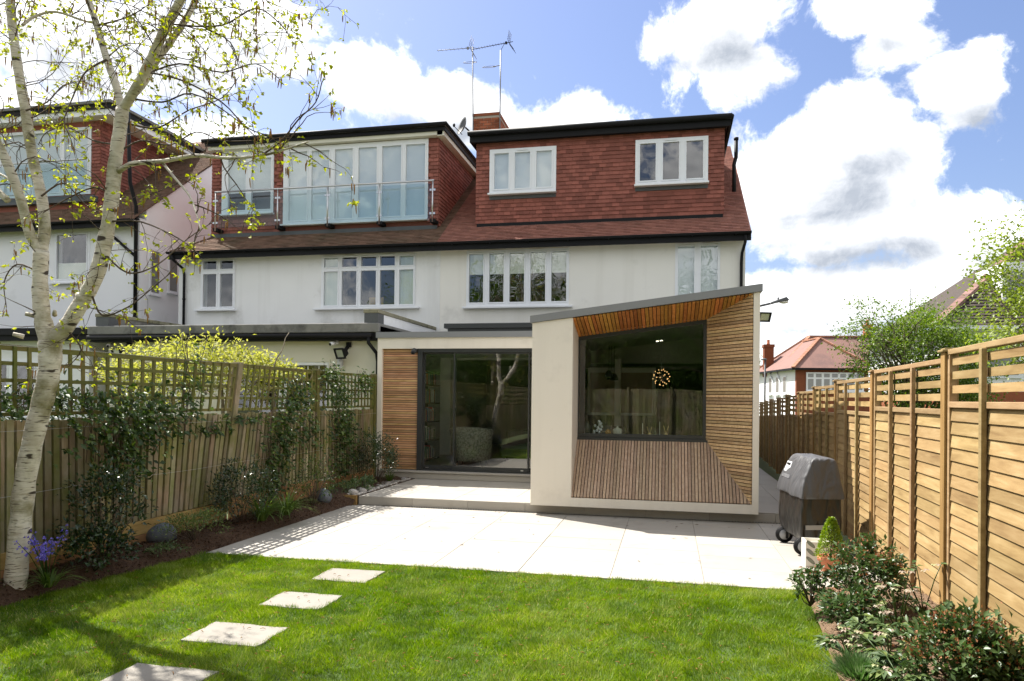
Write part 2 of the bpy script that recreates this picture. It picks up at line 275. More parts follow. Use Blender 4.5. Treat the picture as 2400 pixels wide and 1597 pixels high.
def birch_bark():
    m, nt, b = nodes('birch_bark'); v, r = coords(nt, rnd=False)
    base = ramp(nt, noise(nt, v, 5, 6, .6), [(.46, .41, .33, .3), (.63, .58, .49, .52), (.74, .70, .62, .72)])
    band = ramp(nt, noise(nt, v, 6, 5, .6, (.8, .8, 6.5), .4), [(0, 0, 0, .54), (1, 1, 1, .72)])
    c = mix(nt, band, base, (.34, .28, .19))
    gr = ramp(nt, noise(nt, v, 2.6, 5, .6), [(0, 0, 0, .51), (1, 1, 1, .68)])
    c = mix(nt, gr, c, (.19, .17, .07))
    fine = ramp(nt, noise(nt, v, 22, 3, .5, (.5, .5, 5.0)), [(0, 0, 0, .60), (1, 1, 1, .66)])
    c = mix(nt, fine, c, (.10, .075, .05))
    kn = ramp(nt, noise(nt, v, 4.4, 2, .4, (1, 1, 2.6)), [(0, 0, 0, .66), (1, 1, 1, .69)])
    c = mix(nt, kn, c, (.045, .032, .022))
    lk(nt, c, b.inputs['Base Color']); b.inputs['Roughness'].default_value = .75
    bump(nt, b, noise(nt, v, 9, 8, .6, (.7, .7, 4.5)), .6, .015); MATS['birch_bark'] = m; return m
barkm = birch_bark()
# ---------------------------------------------------------------- building blocks
ORG = {}                                     # object -> its origin in the world
class MB:
    """collects boxes, prisms, tubes ... in world metres; build() links them as ONE mesh object"""
    def __init__(s): s.v = []; s.f = []; s.t = []; s.sm = []
    def add(s, vs, fs, t=0.0, smooth=False):
        o = len(s.v); s.v += [tuple(p) for p in vs]; s.f += [tuple(i+o for i in f) for f in fs]; s.t += [t]*len(fs); s.sm += [smooth]*len(fs); return s
    def box(s, x0, x1, y0, y1, z0, z1, t=0.0):
        return s.add([(x0, y0, z0), (x1, y0, z0), (x1, y1, z0), (x0, y1, z0), (x0, y0, z1), (x1, y0, z1), (x1, y1, z1), (x0, y1, z1)],
                     [(0, 3, 2, 1), (4, 5, 6, 7), (0, 1, 5, 4), (1, 2, 6, 5), (2, 3, 7, 6), (3, 0, 4, 7)], t)
    def quad(s, a, b, c, d, t=0.0): return s.add([a, b, c, d], [(0, 1, 2, 3)], t)
    def poly(s, pts, t=0.0): return s.add(pts, [tuple(range(len(pts)))], t)
    def prism(s, pts, off, t=0.0, smooth=False):
        """closed polygon pts pushed along vector off"""
        n = len(pts); off = Vector(off); a = [Vector(p) for p in pts]; b = [p+off for p in a]
        return s.add(a+b, [tuple(range(n))[::-1], tuple(range(n, 2*n))]+[(i, (i+1) % n, (i+1) % n+n, i+n) for i in range(n)], t, smooth)
    def tube(s, pts, rad, n=8, t=0.0, cap=True):
        pts = [Vector(p) for p in pts]; rad = rad if hasattr(rad, '__len__') else [rad]*len(pts); vs = []; fs = []
        d0 = (pts[1]-pts[0]).normalized(); u = d0.orthogonal().normalized()
        for i, p in enumerate(pts):
            d = (pts[min(i+1, len(pts)-1)]-pts[max(i-1, 0)]).normalized()
            u = (u-d*u.dot(d)); u = u.normalized() if u.length > 1e-6 else d.orthogonal().normalized(); w = d.cross(u)
            for k in range(n): a = 2*math.pi*k/n; vs.append(p+(u*math.cos(a)+w*math.sin(a))*rad[i])
        for i in range(len(pts)-1):
            for k in range(n): fs.append((i*n+k, i*n+(k+1) % n, (i+1)*n+(k+1) % n, (i+1)*n+k))
        if cap: fs += [tuple(range(n))[::-1], tuple(range((len(pts)-1)*n, len(pts)*n))]
        return s.add(vs, fs, t, True)
    def lathe(s, c, prof, n=20, t=0.0):
        c = Vector(c); vs = []; fs = []
        for (r, z) in prof:
            for k in range(n): a = 2*math.pi*k/n; vs.append(c+Vector((r*math.cos(a), r*math.sin(a), z)))
        for i in range(len(prof)-1):
            for k in range(n): fs.append((i*n+k, i*n+(k+1) % n, (i+1)*n+(k+1) % n, (i+1)*n+k))
        fs += [tuple(range(n))[::-1], tuple(range((len(prof)-1)*n, len(prof)*n))]
        return s.add(vs, fs, t, True)
    def ball(s, c, r, nu=14, nv=9, t=0.0, lump=0.0, seed=0):
        c = Vector(c); r = r if hasattr(r, '__len__') else (r, r, r); vs = []; fs = []; q = random.Random(seed)
        ph = [q.uniform(0, 6) for _ in range(6)]
        for j in range(nv+1):
            th = math.pi*j/nv
            for i in range(nu):
                a = 2*math.pi*i/nu; k = 1+lump*(math.sin(2*a+ph[0]+th)+.6*math.sin(3*th+ph[1]+a)+.5*math.sin(3*a+ph[2]-2*th))
                vs.append(c+Vector((r[0]*math.sin(th)*math.cos(a)*k, r[1]*math.sin(th)*math.sin(a)*k, r[2]*math.cos(th)*k)))
        for j in range(nv):
            for i in range(nu): fs.append((j*nu+i, (j+1)*nu+i, (j+1)*nu+(i+1) % nu, j*nu+(i+1) % nu))
        return s.add(vs, fs, t, True)
    def mesh(s, name, origin):
        o = Vector(origin); me = bpy.data.meshes.new(name); me.from_pydata([(p[0]-o.x, p[1]-o.y, p[2]-o.z) for p in s.v], [], s.f)
        at = me.attributes.new('tint', 'FLOAT', 'FACE'); at.data.foreach_set('value', s.t)
        me.polygons.foreach_set('use_smooth', s.sm); me.update(); return me
    def build(s, name, mat, parent=None, origin=None, bevel=0.0, **tags):
        a = np.array([tuple(p) for p in s.v]); lo, hi = a.min(0), a.max(0)
        if origin is None: origin = (float((lo[0]+hi[0])/2), float((lo[1]+hi[1])/2), float(lo[2])) if parent is None else tuple(float(x) for x in (lo+hi)/2)
        return link(name, s.mesh(name, origin), mat, parent, origin, bevel, **tags)
def link(name, me, mat, parent=None, origin=(0, 0, 0), bevel=0.0, **tags):
    ob = bpy.data.objects.new(name, me); C.objects.link(ob)
    if mat is not None and len(me.materials) == 0: me.materials.append(mat)
    place(ob, parent, origin)
    if bevel:
        b = ob.modifiers.new('bevel', 'BEVEL'); b.width = bevel; b.segments = 2; b.limit_method = 'ANGLE'; b.angle_limit = math.radians(40)
    for k, v in tags.items(): ob[{'cat': 'category'}.get(k, k)] = v
    return ob
def place(ob, parent, origin):
    o = Vector(origin); ORG[ob.name] = o
    if parent is not None: ob.parent = parent; ob.location = o-ORG[parent.name]
    else: ob.location = o
def thing(name, label, cat, loc, group=None):
    e = bpy.data.objects.new(name, None); C.objects.link(e); e.empty_display_size = .2; place(e, None, loc)
    e['label'] = label; e['category'] = cat
    if group: e['group'] = group
    return e
def tag(o, label, cat, group=None):
    o['label'] = label; o['category'] = cat
    if group: o['group'] = group
    return o
def bar(b, p, q, w, h, up=(0, 0, 1), t=0.0):
    """box bar from p to q, w across, h along 'up'"""
    p = Vector(p); q = Vector(q); d = (q-p).normalized(); u = Vector(up); s = d.cross(u).normalized()*w/2; u = s.cross(d).normalized()*h/2
    return b.add([p-s-u, p+s-u, p+s+u, p-s+u, q-s-u, q+s-u, q+s+u, q-s+u], [(0, 1, 2, 3)[::-1], (4, 5, 6, 7), (0, 1, 5, 4), (1, 2, 6, 5), (2, 3, 7, 6), (3, 0, 4, 7)], t)
def wall_with_holes(b, x0, x1, z0, z1, holes, y0, y1):
    xs = sorted({x0, x1, *[h[0] for h in holes], *[h[1] for h in holes]}); zs = sorted({z0, z1, *[h[2] for h in holes], *[h[3] for h in holes]})
    solid = lambda i, j: 0 <= i < len(xs)-1 and 0 <= j < len(zs)-1 and not any(h[0] <= (xs[i]+xs[i+1])/2 <= h[1] and h[2] <= (zs[j]+zs[j+1])/2 <= h[3] for h in holes)
    for i in range(len(xs)-1):
        for j in range(len(zs)-1):
            if not solid(i, j): continue
            a, c, d, e = xs[i], xs[i+1], zs[j], zs[j+1]
            b.quad((a, y0, d), (c, y0, d), (c, y0, e), (a, y0, e)); b.quad((a, y1, d), (a, y1, e), (c, y1, e), (c, y1, d))
            if not solid(i-1, j): b.quad((a, y0, d), (a, y0, e), (a, y1, e), (a, y1, d))
            if not solid(i+1, j): b.quad((c, y0, d), (c, y1, d), (c, y1, e), (c, y0, e))
            if not solid(i, j-1): b.quad((a, y0, d), (a, y1, d), (c, y1, d), (c, y0, d))
            if not solid(i, j+1): b.quad((a, y0, e), (c, y0, e), (c, y1, e), (a, y1, e))
def window(parent, x0, x1, z0, z1, y, cols, rows, sill=None, frame=upvc, glassm=pane_up, fd=.07, name='window', vents=()):
    """frame mesh with a hole for each light, each light a pane of its own; the frame's face stands at y, rooms lie towards +Y"""
    holes = [(a, b_, c, d) for (a, b_) in cols for (c, d) in rows]
    m = MB(); wall_with_holes(m, x0, x1, z0, z1, holes, y, y+fd)
    for (a, b_, c, d) in holes:                       # casement beads standing proud of the frame
        e = .028; wall_with_holes(m, a-e, b_+e, c-e, d+e, [(a, b_, c, d)], y-.016, y-.001)
    w = m.build(name, frame, parent)
    for (a, b_, c, d) in holes: MB().box(a-.01, b_+.01, y+.028, y+.040, c-.01, d+.01).build('pane', glassm, w)
    if sill: MB().box(sill[0], sill[1], y-.13, y+.02, sill[2]-.045, sill[2]).build('sill', frame, w, bevel=.006)
    for (vx, vz) in vents: MB().box(vx-.14, vx+.14, y-.028, y-.0165, vz-.012, vz+.012).build('trickle_vent', frame, w)
    return w
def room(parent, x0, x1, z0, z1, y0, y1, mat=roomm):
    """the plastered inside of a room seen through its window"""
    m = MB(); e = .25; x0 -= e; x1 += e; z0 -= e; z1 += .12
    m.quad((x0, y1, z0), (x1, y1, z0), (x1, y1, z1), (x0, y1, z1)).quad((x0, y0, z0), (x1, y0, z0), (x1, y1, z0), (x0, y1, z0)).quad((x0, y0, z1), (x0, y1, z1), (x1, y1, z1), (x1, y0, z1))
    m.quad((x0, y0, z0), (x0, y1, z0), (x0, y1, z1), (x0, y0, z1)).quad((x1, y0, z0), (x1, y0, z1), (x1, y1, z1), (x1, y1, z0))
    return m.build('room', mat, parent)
def tiles(b, o, u, v, n, width, height, tw=.165, gauge=.098, th=.012, keep=None, single=None, seed=1):
    """courses of overlapping plain tiles on a plane: o corner at the foot, u along, v up the plane, n out of it"""
    o, u, v, n = Vector(o), Vector(u).normalized(), Vector(v).normalized(), Vector(n).normalized(); q = random.Random(seed); out = []
    for j in range(int(math.ceil(height/gauge))):
        sh = (j % 2)*tw/2
        for i in range(-1, int(math.ceil(width/tw))+1):
            a = max(0, i*tw+sh-tw/2); c = min(width, a+tw if i*tw+sh-tw/2 >= 0 else i*tw+sh+tw/2)
            if c-a < .02: continue
            z = j*gauge; z2 = min(z+gauge*1.08, height+.01)
            if keep and not keep((a+c)/2, z+gauge/2): continue
            k = .0015+q.random()*.004; a += .0025; c -= .0025
            A = o+u*a+v*z; B = o+u*c+v*z; D = o+u*c+v*z2; E = o+u*a+v*z2
            vs = [A+n*(th+k+.016), B+n*(th+k+.016), D+n*(.006+k), E+n*(.006+k), A, B, D, E]
            f = [(0, 1, 2, 3), (4, 5, 1, 0), (5, 6, 2, 1), (7, 4, 0, 3)]
            if single is not None and single((a+c)/2, z+gauge/2): out.append((vs, f))
            else: b.add(vs, f, q.random())
    return out
# ---------------------------------------------------------------- setting: ground, lawn, beds, paving
MB().quad((-160, -60, -.06), (160, -60, -.06), (160, 300, -.06), (-160, 300, -.06)).build('ground', groundm, kind='structure')
LAWN = [(-5.6, -11), (1.3, -11), (1.0, -6), (1.06, 4.9), (1.155, 5.9), (1.235, 7.06), (-4.93, 7.06), (-5.08, 6.29), (-5.22, 5.43), (-5.29, 4.87), (-5.4, 3.0)]
MB().prism([(x, y, -.05) for x, y in LAWN], (0, 0, .05)).build('lawn', turf, kind='structure')
def bed(name, poly_in, mat, nx, ny, hfun):
    """soil surface: grid between two side lines, mounded by hfun(s, y)"""
    m = MB(); ys = np.linspace(poly_in[0], poly_in[1], ny); lf, rf = poly_in[2], poly_in[3]; vs = []
    for y in ys:
        for k in range(nx+1):
            s = k/nx; x = lf(y)*(1-s)+rf(y)*s; h = hfun(s, y); e = min(s, 1-s)*nx
            vs.append((x, y, h+(rng.normal()*.010+.012*math.sin(x*19+y*7)*math.cos(y*13)) if 0 < k < nx else h))
    fs = [(j*(nx+1)+k, j*(nx+1)+k+1, (j+1)*(nx+1)+k+1, (j+1)*(nx+1)+k) for j in range(ny-1) for k in range(nx)]
    m.add(vs, fs, 0, True); return m.build(name, mat, kind='structure')
lawnL = lambda y: np.interp(y, [-6, 3, 4.87, 5.43, 6.29, 7.06, 7.1, 10.75, 10.8, 13.5], [-5.5, -5.4, -5.29, -5.22, -5.08, -4.93, -4.97, -4.9, -4.84, -4.84])
lawnR = lambda y: np.interp(y, [-6, 4.9, 5.9, 7.06], [1.0, 1.06, 1.155, 1.235])
FA, FS = 1.833, .045                                       # right fence line: X = FA + FS*Y
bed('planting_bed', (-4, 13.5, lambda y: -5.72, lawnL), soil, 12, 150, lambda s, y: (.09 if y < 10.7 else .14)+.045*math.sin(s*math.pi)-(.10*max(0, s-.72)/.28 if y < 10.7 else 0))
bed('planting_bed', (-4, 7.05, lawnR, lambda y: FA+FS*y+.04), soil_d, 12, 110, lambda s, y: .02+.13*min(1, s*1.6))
def slabs(name, rects, z, joint=.006, depth=.03):
    xs = [r[0] for r in rects]+[r[1] for r in rects]; ys = [r[2] for r in rects]+[r[3] for r in rects]
    base = MB()
    for r in rects: base.box(r[0], r[1], r[2], r[3], z-depth-.06, z-.006)
    b = base.build(name, grout, kind='structure')
    for r in rects:
        dz = random.uniform(-.0012, .0012)
        MB().box(r[0]+joint/2, r[1]-joint/2, r[2]+joint/2, r[3]-joint/2, z-depth, z+dz).build('paving_slab', stone_p, b, bevel=.002)
    return b
XJ = [-4.95, -4.165, -3.26, -2.365, -1.453, -.54, .356, 1.255, 2.06]; YJ = [7.07, 7.75, 8.385, 9.02, 9.65, 10.28, 10.815]
R = []
for i in range(len(XJ)-1):
    off = .3 if i % 2 else 0.0; ys = [YJ[0]]+[y+off*(.635 if 0 < k < len(YJ)-1 else 0) for k, y in enumerate(YJ)][1:-1]+[YJ[-1]]
    ys = [y for k, y in enumerate(ys) if k in (0, len(ys)-1) or YJ[0]+.15 < y < YJ[-1]-.12]
    for a, c in zip(ys[:-1], ys[1:]): R.append((XJ[i], XJ[i+1], a, c))
slabs('patio', R, 0.012)
R = []
tx = [-4.82, -4.165, -3.26, -2.365, -1.9]; ty = [10.86, 11.5, 12.15, 12.8, 13.42]
for i in range(len(tx)-1):
    for a, c in zip(ty[:-1], ty[1:]): R.append((tx[i], tx[i+1], a, c))
for i, (a, c) in enumerate(((1.27, 1.72), (1.72, 2.15))):
    y = 10.86
    while y < 23: R.append((a, c, y, y+.9)); y += .9
slabs('terrace', R, .15)
m = MB().box(-4.84, 1.0, 10.835, 10.858, .012, .118)                                     # riser stones under the overhanging tread
rs = m.build('step_riser', grout, kind='structure')
x = -4.83
while x < 2.1:
    x2 = min(x+.905, 2.15); MB().box(x+.002, x2-.002, 10.817, 10.836, .016, .1505 if x < -2.2 or x > 1.2 else .14).build('riser_stone', stone_p, rs, bevel=.002); x = x2
dr = MB().box(-4.0, 2.06, 10.795, 10.8165, -.01, .0165).build('drain_channel', anth, kind='structure')
for k in range(150):
    x = -3.95+k*.04; MB().box(x, x+.017, 10.797, 10.8155, .0166, .020).build('grate_bar', steel, dr)
STONES = [(-3.285, -2.735, 6.30, 6.76, 'pale square stepping stone in the lawn closest to the patio'), (-3.30, -2.745, 5.42, 5.845, 'pale stepping stone in the lawn, second from the patio'),
          (-3.36, -2.76, 4.515, 4.94, 'pale stepping stone in the lawn, third from the patio'), (-3.33, -2.74, 3.64, 4.06, 'pale stepping stone in the lawn, fourth and farthest from the patio')]
for (a, b_, c, d, lab) in STONES:
    m = MB(); pts = []
    for (x0, y0, x1, y1) in ((a, c, b_, c), (b_, c, b_, d), (b_, d, a, d), (a, d, a, c)):
        for k in range(6): s = k/6; pts.append((x0+(x1-x0)*s+random.uniform(-.010, .010), y0+(y1-y0)*s+random.uniform(-.010, .010), -.03))
    m.prism(pts, (0, 0, .047)); tag(m.build('stepping_stone', stone_s, bevel=.004), lab, 'stepping stone', 'stepping stones across the lawn')
# ---------------------------------------------------------------- the two semi-detached houses
FY = 17.29; EY, EZ, RS = 17.0, 5.55, .68; RYR = 22.7; RZ = EZ+RS*(RYR-EY)
SV = Vector((0, 1, RS)).normalized(); SN = Vector((0, -RS, 1)).normalized(); SLEN = (RYR-EY)*math.hypot(1, RS)
def gutter(parent, x0, x1, y, z0, z1, name='gutter'):
    m = MB(); m.box(x0, x1, y+.12, y+.16, z0-.05, z1+.005)                 # fascia board
    g = m.build('fascia_board', blackp, parent)
    q = MB(); pr = [(.055*math.cos(a), .055*math.sin(a)) for a in [math.pi+math.pi*k/8 for k in range(9)]]; pr += [(.048*math.cos(a), .048*math.sin(a)) for a in [math.pi+math.pi*k/8 for k in range(8, -1, -1)]]
    q.prism([(x0, y+.055+px, z1-.01+pz) for px, pz in pr], (x1-x0, 0, 0)); q.build(name, blackp, g)
    k = MB(); xx = x0+.4
    while xx < x1: k.box(xx, xx+.03, y-.004, y+.12, z1-.075, z1-.06); xx += .95
    k.build('gutter_bracket', blackp, g)
    return g
def downpipe(parent, pts, r=.034):
    m = MB().tube(pts, r, 10)
    o = m.build('downpipe', blackp, parent); k = MB()
    z0, z1 = pts[-1][2], pts[0][2]; p = Vector(pts[-1])
    for z in (z0+.25, (z0+z1)/2): k.tube([(p.x, p.y, z-.025), (p.x, p.y, z+.025)], r*1.25, 10)
    k.build('pipe_clip', blackp, o); return o
# --- our house (right half)
H1 = thing('semi_detached_house', 'cream rendered house with red tile-hung dormer above the timber framed extension', 'house', (-2, 20, 0))
W5 = (-4.92, -2.36, 3.985, 5.385); WR = (.132, 1.144, 3.4, 5.40)
m = MB(); wall_with_holes(m, -5.608, 1.70, -.1, 5.72, [W5, WR, (-5.3, -2.1, -.1, 2.68), (-1.95, 1.15, .3, 2.6)], FY, FY+.28)
m.quad((1.70, FY, -.1), (1.70, 27.5, -.1), (1.70, 27.5, 5.7), (1.70, FY, 5.7)); m.poly([(1.70, 17.3, 5.7), (1.70, 27.9, 5.7), (1.70, 22.7, 9.25)]); m.quad((-5.608, 27.5, -.1), (1.7, 27.5, -.1), (1.7, 27.5, 5.7), (-5.608, 27.5, 5.7))
m.build('wall', stucco_o, H1)
cols = [(-4.852, -4.484), (-4.336, -3.97), (-3.824, -3.455), (-3.303, -2.934), (-2.789, -2.421)]
window(H1, *W5, FY-.02, cols, [(4.095, 5.298)], (-4.99, -2.27, 3.985), vents=((-4.15, 5.36), (-3.12, 5.36)))
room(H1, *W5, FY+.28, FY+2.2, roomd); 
for (a, b_) in cols: MB().box(a-.02, b_+.02, FY+.06, FY+.065, 4.80, 5.36).build('blind', blindc, H1)
window(H1, WR[0], WR[1], WR[2], WR[3], FY-.02, [(.195, .566), (.712, 1.087)], [(3.5, 5.32)], vents=((.9, 5.37),))
room(H1, *WR, FY+.28, FY+1.6); MB().box(.15, 1.12, FY+.06, FY+.065, 3.42, 5.37).build('blind', blindm, H1)
# roof slopes
rf = MB(); rf.quad((-5.608, EY, EZ), (1.77, EY, EZ), (1.77, RYR, RZ), (-5.608, RYR, RZ)); rf.quad((-5.608, RYR, RZ), (1.77, RYR, RZ), (1.77, 2*RYR-EY, EZ), (-5.608, 2*RYR-EY, EZ))
rf.box(-5.608, 1.76, EY+.14, FY, EZ-.10, EZ-.06)
roof1 = rf.build('roof', tile_r, H1)
def in_d1(x, s): y = EY+s/math.hypot(1, RS); return not (-4.80 < x-5.608 < 1.22 and 17.86 < y)
t1 = MB(); tiles(t1, (-5.608, EY-.04, EZ-.02), (1, 0, 0), SV, SN, 7.378, SLEN, keep=in_d1, seed=3); o = t1.build('roof_tile', tile_r, roof1); o['kind'] = 'stuff'
t1 = MB()
for k in range(58):
    y = EY+k*.098*.83; p = Vector((1.775, y, EZ+RS*(y-EY)+.012)); bar(t1, p-Vector((.06, 0, 0)), p+Vector((.02, 0, 0)), .10, .022, SN, random.random())
o = t1.build('verge_tile', tile_r, roof1); o['kind'] = 'stuff'
gutter(H1, -5.608, 1.79, 16.83, 5.40, 5.545)
downpipe(H1, [(1.66, 16.9, 5.46), (1.66, 16.93, 5.30), (1.62, 17.22, 5.12), (1.61, 17.235, 4.9), (1.60, 17.235, .2)])
# dormer
D1 = MB(); dh = [(-4.482, -2.777, 6.897, 8.037), (-.832, .88, 6.935, 8.048)]
wall_with_holes(D1, -4.84, 1.245, 6.0, 8.35, dh, 17.80, 18.0); D1.box(-4.84, -4.7, 18.0, 22.3, 6.0, 8.35); D1.box(1.10, 1.245, 18.0, 22.3, 6.0, 8.35)
dorm = D1.build('dormer', tile_h, H1)
single = lambda x, z: z < 1.02 and x > .02
def kp(x, z):
    X, Zz = x-4.845, z+6.17
    return not any(h[0]-.03 < X < h[1]+.03 and h[2]-.13 < Zz < h[3]+.02 for h in dh)
t1 = MB(); sing = tiles(t1, (-4.845, 17.80, 6.17), (1, 0, 0), (0, 0, 1), (0, -1, 0), 6.10, 2.10, keep=kp, single=single, seed=5)
random.seed(11); random.shuffle(sing)
for vs, f in sing[300:]: t1.add(vs, f, random.random())
o = t1.build('hung_tile', tile_h, dorm); o['kind'] = 'stuff'
shared = {}
for vs, f in sing[:300]:
    w = round((Vector(vs[1])-Vector(vs[0])).length, 3); o_ = (Vector(vs[0])+Vector(vs[1]))/2
    if w not in shared: shared[w] = MB().add(vs, f).mesh('hung_tile', o_)
    link('hung_tile', shared[w], tile_h, dorm, o_)
b = MB().box(-4.99, 1.39, 17.52, 22.6, 8.36, 8.42); b.build('dormer_roof', felt, dorm)
b = MB().box(-4.93, 1.34, 17.60, 17.64, 8.195, 8.36).box(-4.97, -4.93, 17.60, 22.5, 8.2, 8.36).box(1.34, 1.38, 17.60, 22.5, 8.2, 8.36); b.build('dormer_fascia', blackp, dorm)
MB().box(-4.93, 1.34, 17.64, 17.80, 8.22, 8.24).build('dormer_soffit', blackp, dorm)
b = MB().tube([(-5.0, 17.53, 8.40), (1.40, 17.53, 8.40)], .062, 10).tube([(1.40, 17.53, 8.40), (1.41, 22.4, 8.40)], .05, 8); b.build('dormer_gutter', blackp, dorm)
window(H1, *dh[0], 17.755, [(-4.358, -3.984), (-3.827, -3.437), (-3.275, -2.89)], [(7.022, 7.928)], (-4.50, -2.76, 6.905), vents=((-3.63, 7.99),))
room(H1, *dh[0], 18.0, 19.6); MB().box(-4.42, -2.84, 17.82, 17.825, 6.95, 8.0).build('blind', blindm, H1)
window(H1, *dh[1], 17.755, [(-.722, -.346), (-.175, .203), (.374, .762)], [(7.045, 7.945)], (-.85, .90, 6.94), vents=((.01, 8.0),))
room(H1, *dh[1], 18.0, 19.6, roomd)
for h in dh: MB().box(h[0], h[1], 17.765, 17.80, h[2]-.13, h[2]-.046).build('lead_apron', lead, dorm)
MB().box(-4.80, 1.23, 17.74, 17.80, 6.07, 6.16).build('lead_apron', blackp, dorm)
MB().tube([(1.60, 19.2, 6.9), (1.60, 19.3, 7.8), (1.63, 19.4, 7.93), (1.655, 19.4, 8.02), (1.655, 19.4, 8.50)], .05, 12).tube([(1.655, 19.4, 8.47), (1.655, 19.4, 8.53)], .062, 12).build('flue_pipe', blackp, H1)
# chimney with its bricks
def chimney(parent, x0, x1, y0, y1, z0, z1, mat=brick_m, name='chimney', pieces=True):
    c = MB().box(x0+.006, x1-.006, y0+.006, y1-.006, z0, z1-.01).build(name, mortar, parent); base = None; cut = {}
    rows = int((z1-.08-z0)/.075)
    for j in range(rows):
        z = z0+j*.075
        for (ax, a0, a1) in ((0, x0, x1), (1, y0, y1)):
            p = a0-(.1125 if j % 2 else 0)
            while p < a1-.01:
                s, e = max(a0, p), min(a1, p+.215); p += .225
                if e-s < .03: continue
                L = round(e-s, 2)
                if (ax, L) not in cut: cut[(ax, L)] = (MB().box(-L/2, L/2, -.02, .02, -.0325, .0325) if ax == 0 else MB().box(-.02, .02, -L/2, L/2, -.0325, .0325)).mesh('brick', (0, 0, 0))
                pos = ((s+e)/2, y0+.008, z+.0375) if ax == 0 else (x1-.008, (s+e)/2, z+.0375)
                link('brick', cut[(ax, L)], mat, c, pos)
    MB().box(x0-.015, x1+.015, y0-.015, y1+.015, z1-.08, z1).build('chimney_cap', brick_m, c); return c
chimney(H1, -5.70, -4.90, 20.5, 22.2, 9.35, 10.10)
# --- neighbour (left half)
H2 = thing('semi_detached_house', 'white rendered house whose dormer has a glass balcony and folding doors', 'house', (-9.4, 20, 0))
V2 = (-12.36, -11.33, 4.03, 5.45); V5 = (-8.83, -6.26, 4.01, 5.39)
m = MB(); wall_with_holes(m, -13.05, -5.612, -.1, 5.72, [V2, V5], FY+.004, FY+.28); m.box(-13.05, -12.8, FY+.28, 27.5, -.1, 5.7)
m.build('wall', stucco_n, H2)
window(H2, *V2, FY-.02, [(-12.28, -11.88), (-11.768, -11.385)], [(4.105, 4.985), (5.115, 5.34)], (-12.47, -11.28, 4.03))
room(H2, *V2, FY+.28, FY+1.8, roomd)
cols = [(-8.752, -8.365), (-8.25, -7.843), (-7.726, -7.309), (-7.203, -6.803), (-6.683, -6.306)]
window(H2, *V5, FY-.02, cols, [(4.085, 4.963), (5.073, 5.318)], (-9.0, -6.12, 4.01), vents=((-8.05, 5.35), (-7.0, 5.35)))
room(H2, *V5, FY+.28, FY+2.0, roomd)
for (a, b_) in (cols[0], cols[4]): MB().box(a-.02, b_+.03, FY+.06, FY+.07, 4.04, 5.36).build('net_curtain', curtm, H2)
MB().box(-7.72, -7.32, FY+.5, FY+.52, 4.0, 4.35).build('cardboard', surf('cardboard', [(.45, .30, .13)], rough=.9), H2)
rf = MB(); XL = -13.1
rf.quad((XL, EY, EZ), (-5.612, EY, EZ), (-5.612, RYR, RZ), (XL+(RYR-EY), RYR, RZ)); rf.poly([(XL, EY, EZ), (XL+(RYR-EY), RYR, RZ), (XL, 2*RYR-EY, EZ)]); rf.quad((-5.612, RYR, RZ), (XL+RYR-EY, RYR, RZ), (XL, 2*RYR-EY, EZ), (-5.612, 2*RYR-EY, EZ))
rf.box(XL+.15, -5.612, EY+.14, FY, EZ-.10, EZ-.06)
roof2 = rf.build('roof', tile_n, H2)
def in_d2(x, s):
    y = EY+s/math.hypot(1, RS); X = x+XL
    return X > XL+(y-EY)+.02 and not (-12.40 < X < -5.84 and y > 17.86)
t1 = MB(); tiles(t1, (XL, EY-.04, EZ-.02), (1, 0, 0), SV, SN, -5.612-XL, SLEN, keep=in_d2, seed=8); o = t1.build('roof_tile', tile_n, roof2); o['kind'] = 'stuff'
t1 = MB()
for k in range(40):
    y = EY+k*.13; p = Vector((XL+(y-EY), y, EZ+RS*(y-EY)+.03)); d = Vector((1, 1, RS)).normalized(); bar(t1, p, p+d*.17, .13, .03, (0, 0, 1), random.random())
o = t1.build('hip_tile', tile_n, roof2); o['kind'] = 'stuff'
gutter(H2, XL-.02, -5.615, 16.83, 5.40, 5.545)
downpipe(H2, [(-12.98, 16.9, 5.45), (-12.95, 16.93, 5.33), (-12.86, 17.2, 5.15), (-12.84, 17.235, 5.0), (-12.84, 17.235, 3.2)])
D2 = MB(); B2 = (-10.235, -6.125, 6.35, 8.44); G2 = (-12.10, -10.53, 6.695, 8.475)
wall_with_holes(D2, -12.42, -5.845, 6.0, 8.48, [B2, G2], 17.80, 18.0); D2.box(-5.99, -5.845, 18.0, 22.3, 6.0, 8.48); D2.box(-12.42, -12.3, 18.0, 22.3, 6.0, 8.48)
dorm2 = D2.build('dormer', tile_h, H2)
def kp2(x, z):
    X, Zz = x-12.42, z+6.17
    return not any(h[0]-.04 < X < h[1]+.04 and h[2]-.15 < Zz < h[3]+.05 for h in (B2, G2))
t1 = MB(); tiles(t1, (-12.42, 17.80, 6.17), (1, 0, 0), (0, 0, 1), (0, -1, 0), 6.57, 2.24, keep=kp2, seed=9)
kc = lambda y, z: z+6.17 > EZ+RS*(y+17.8-EY)-.05
tiles(t1, (-5.845, 17.80, 6.17), (0, 1, 0), (0, 0, 1), (1, 0, 0), 4.3, 2.24, keep=kc, seed=10)
o = t1.build('hung_tile', tile_h, dorm2); o['kind'] = 'stuff'
MB().box(-12.55, -5.60, 17.50, 22.6, 8.66, 8.72).build('dormer_roof', felt, dorm2)
MB().box(-12.50, -5.66, 17.57, 17.61, 8.555, 8.66).box(-5.66, -5.62, 17.57, 22.3, 8.555, 8.66).build('dormer_fascia', blackp, dorm2)
b = MB().tube([(-12.56, 17.52, 8.70), (-5.60, 17.52, 8.70)], .055, 8).tube([(-5.59, 17.5, 8.71), (-5.58, 22.3, 8.71)], .045, 8); b.build('dormer_gutter', blackp, dorm2)
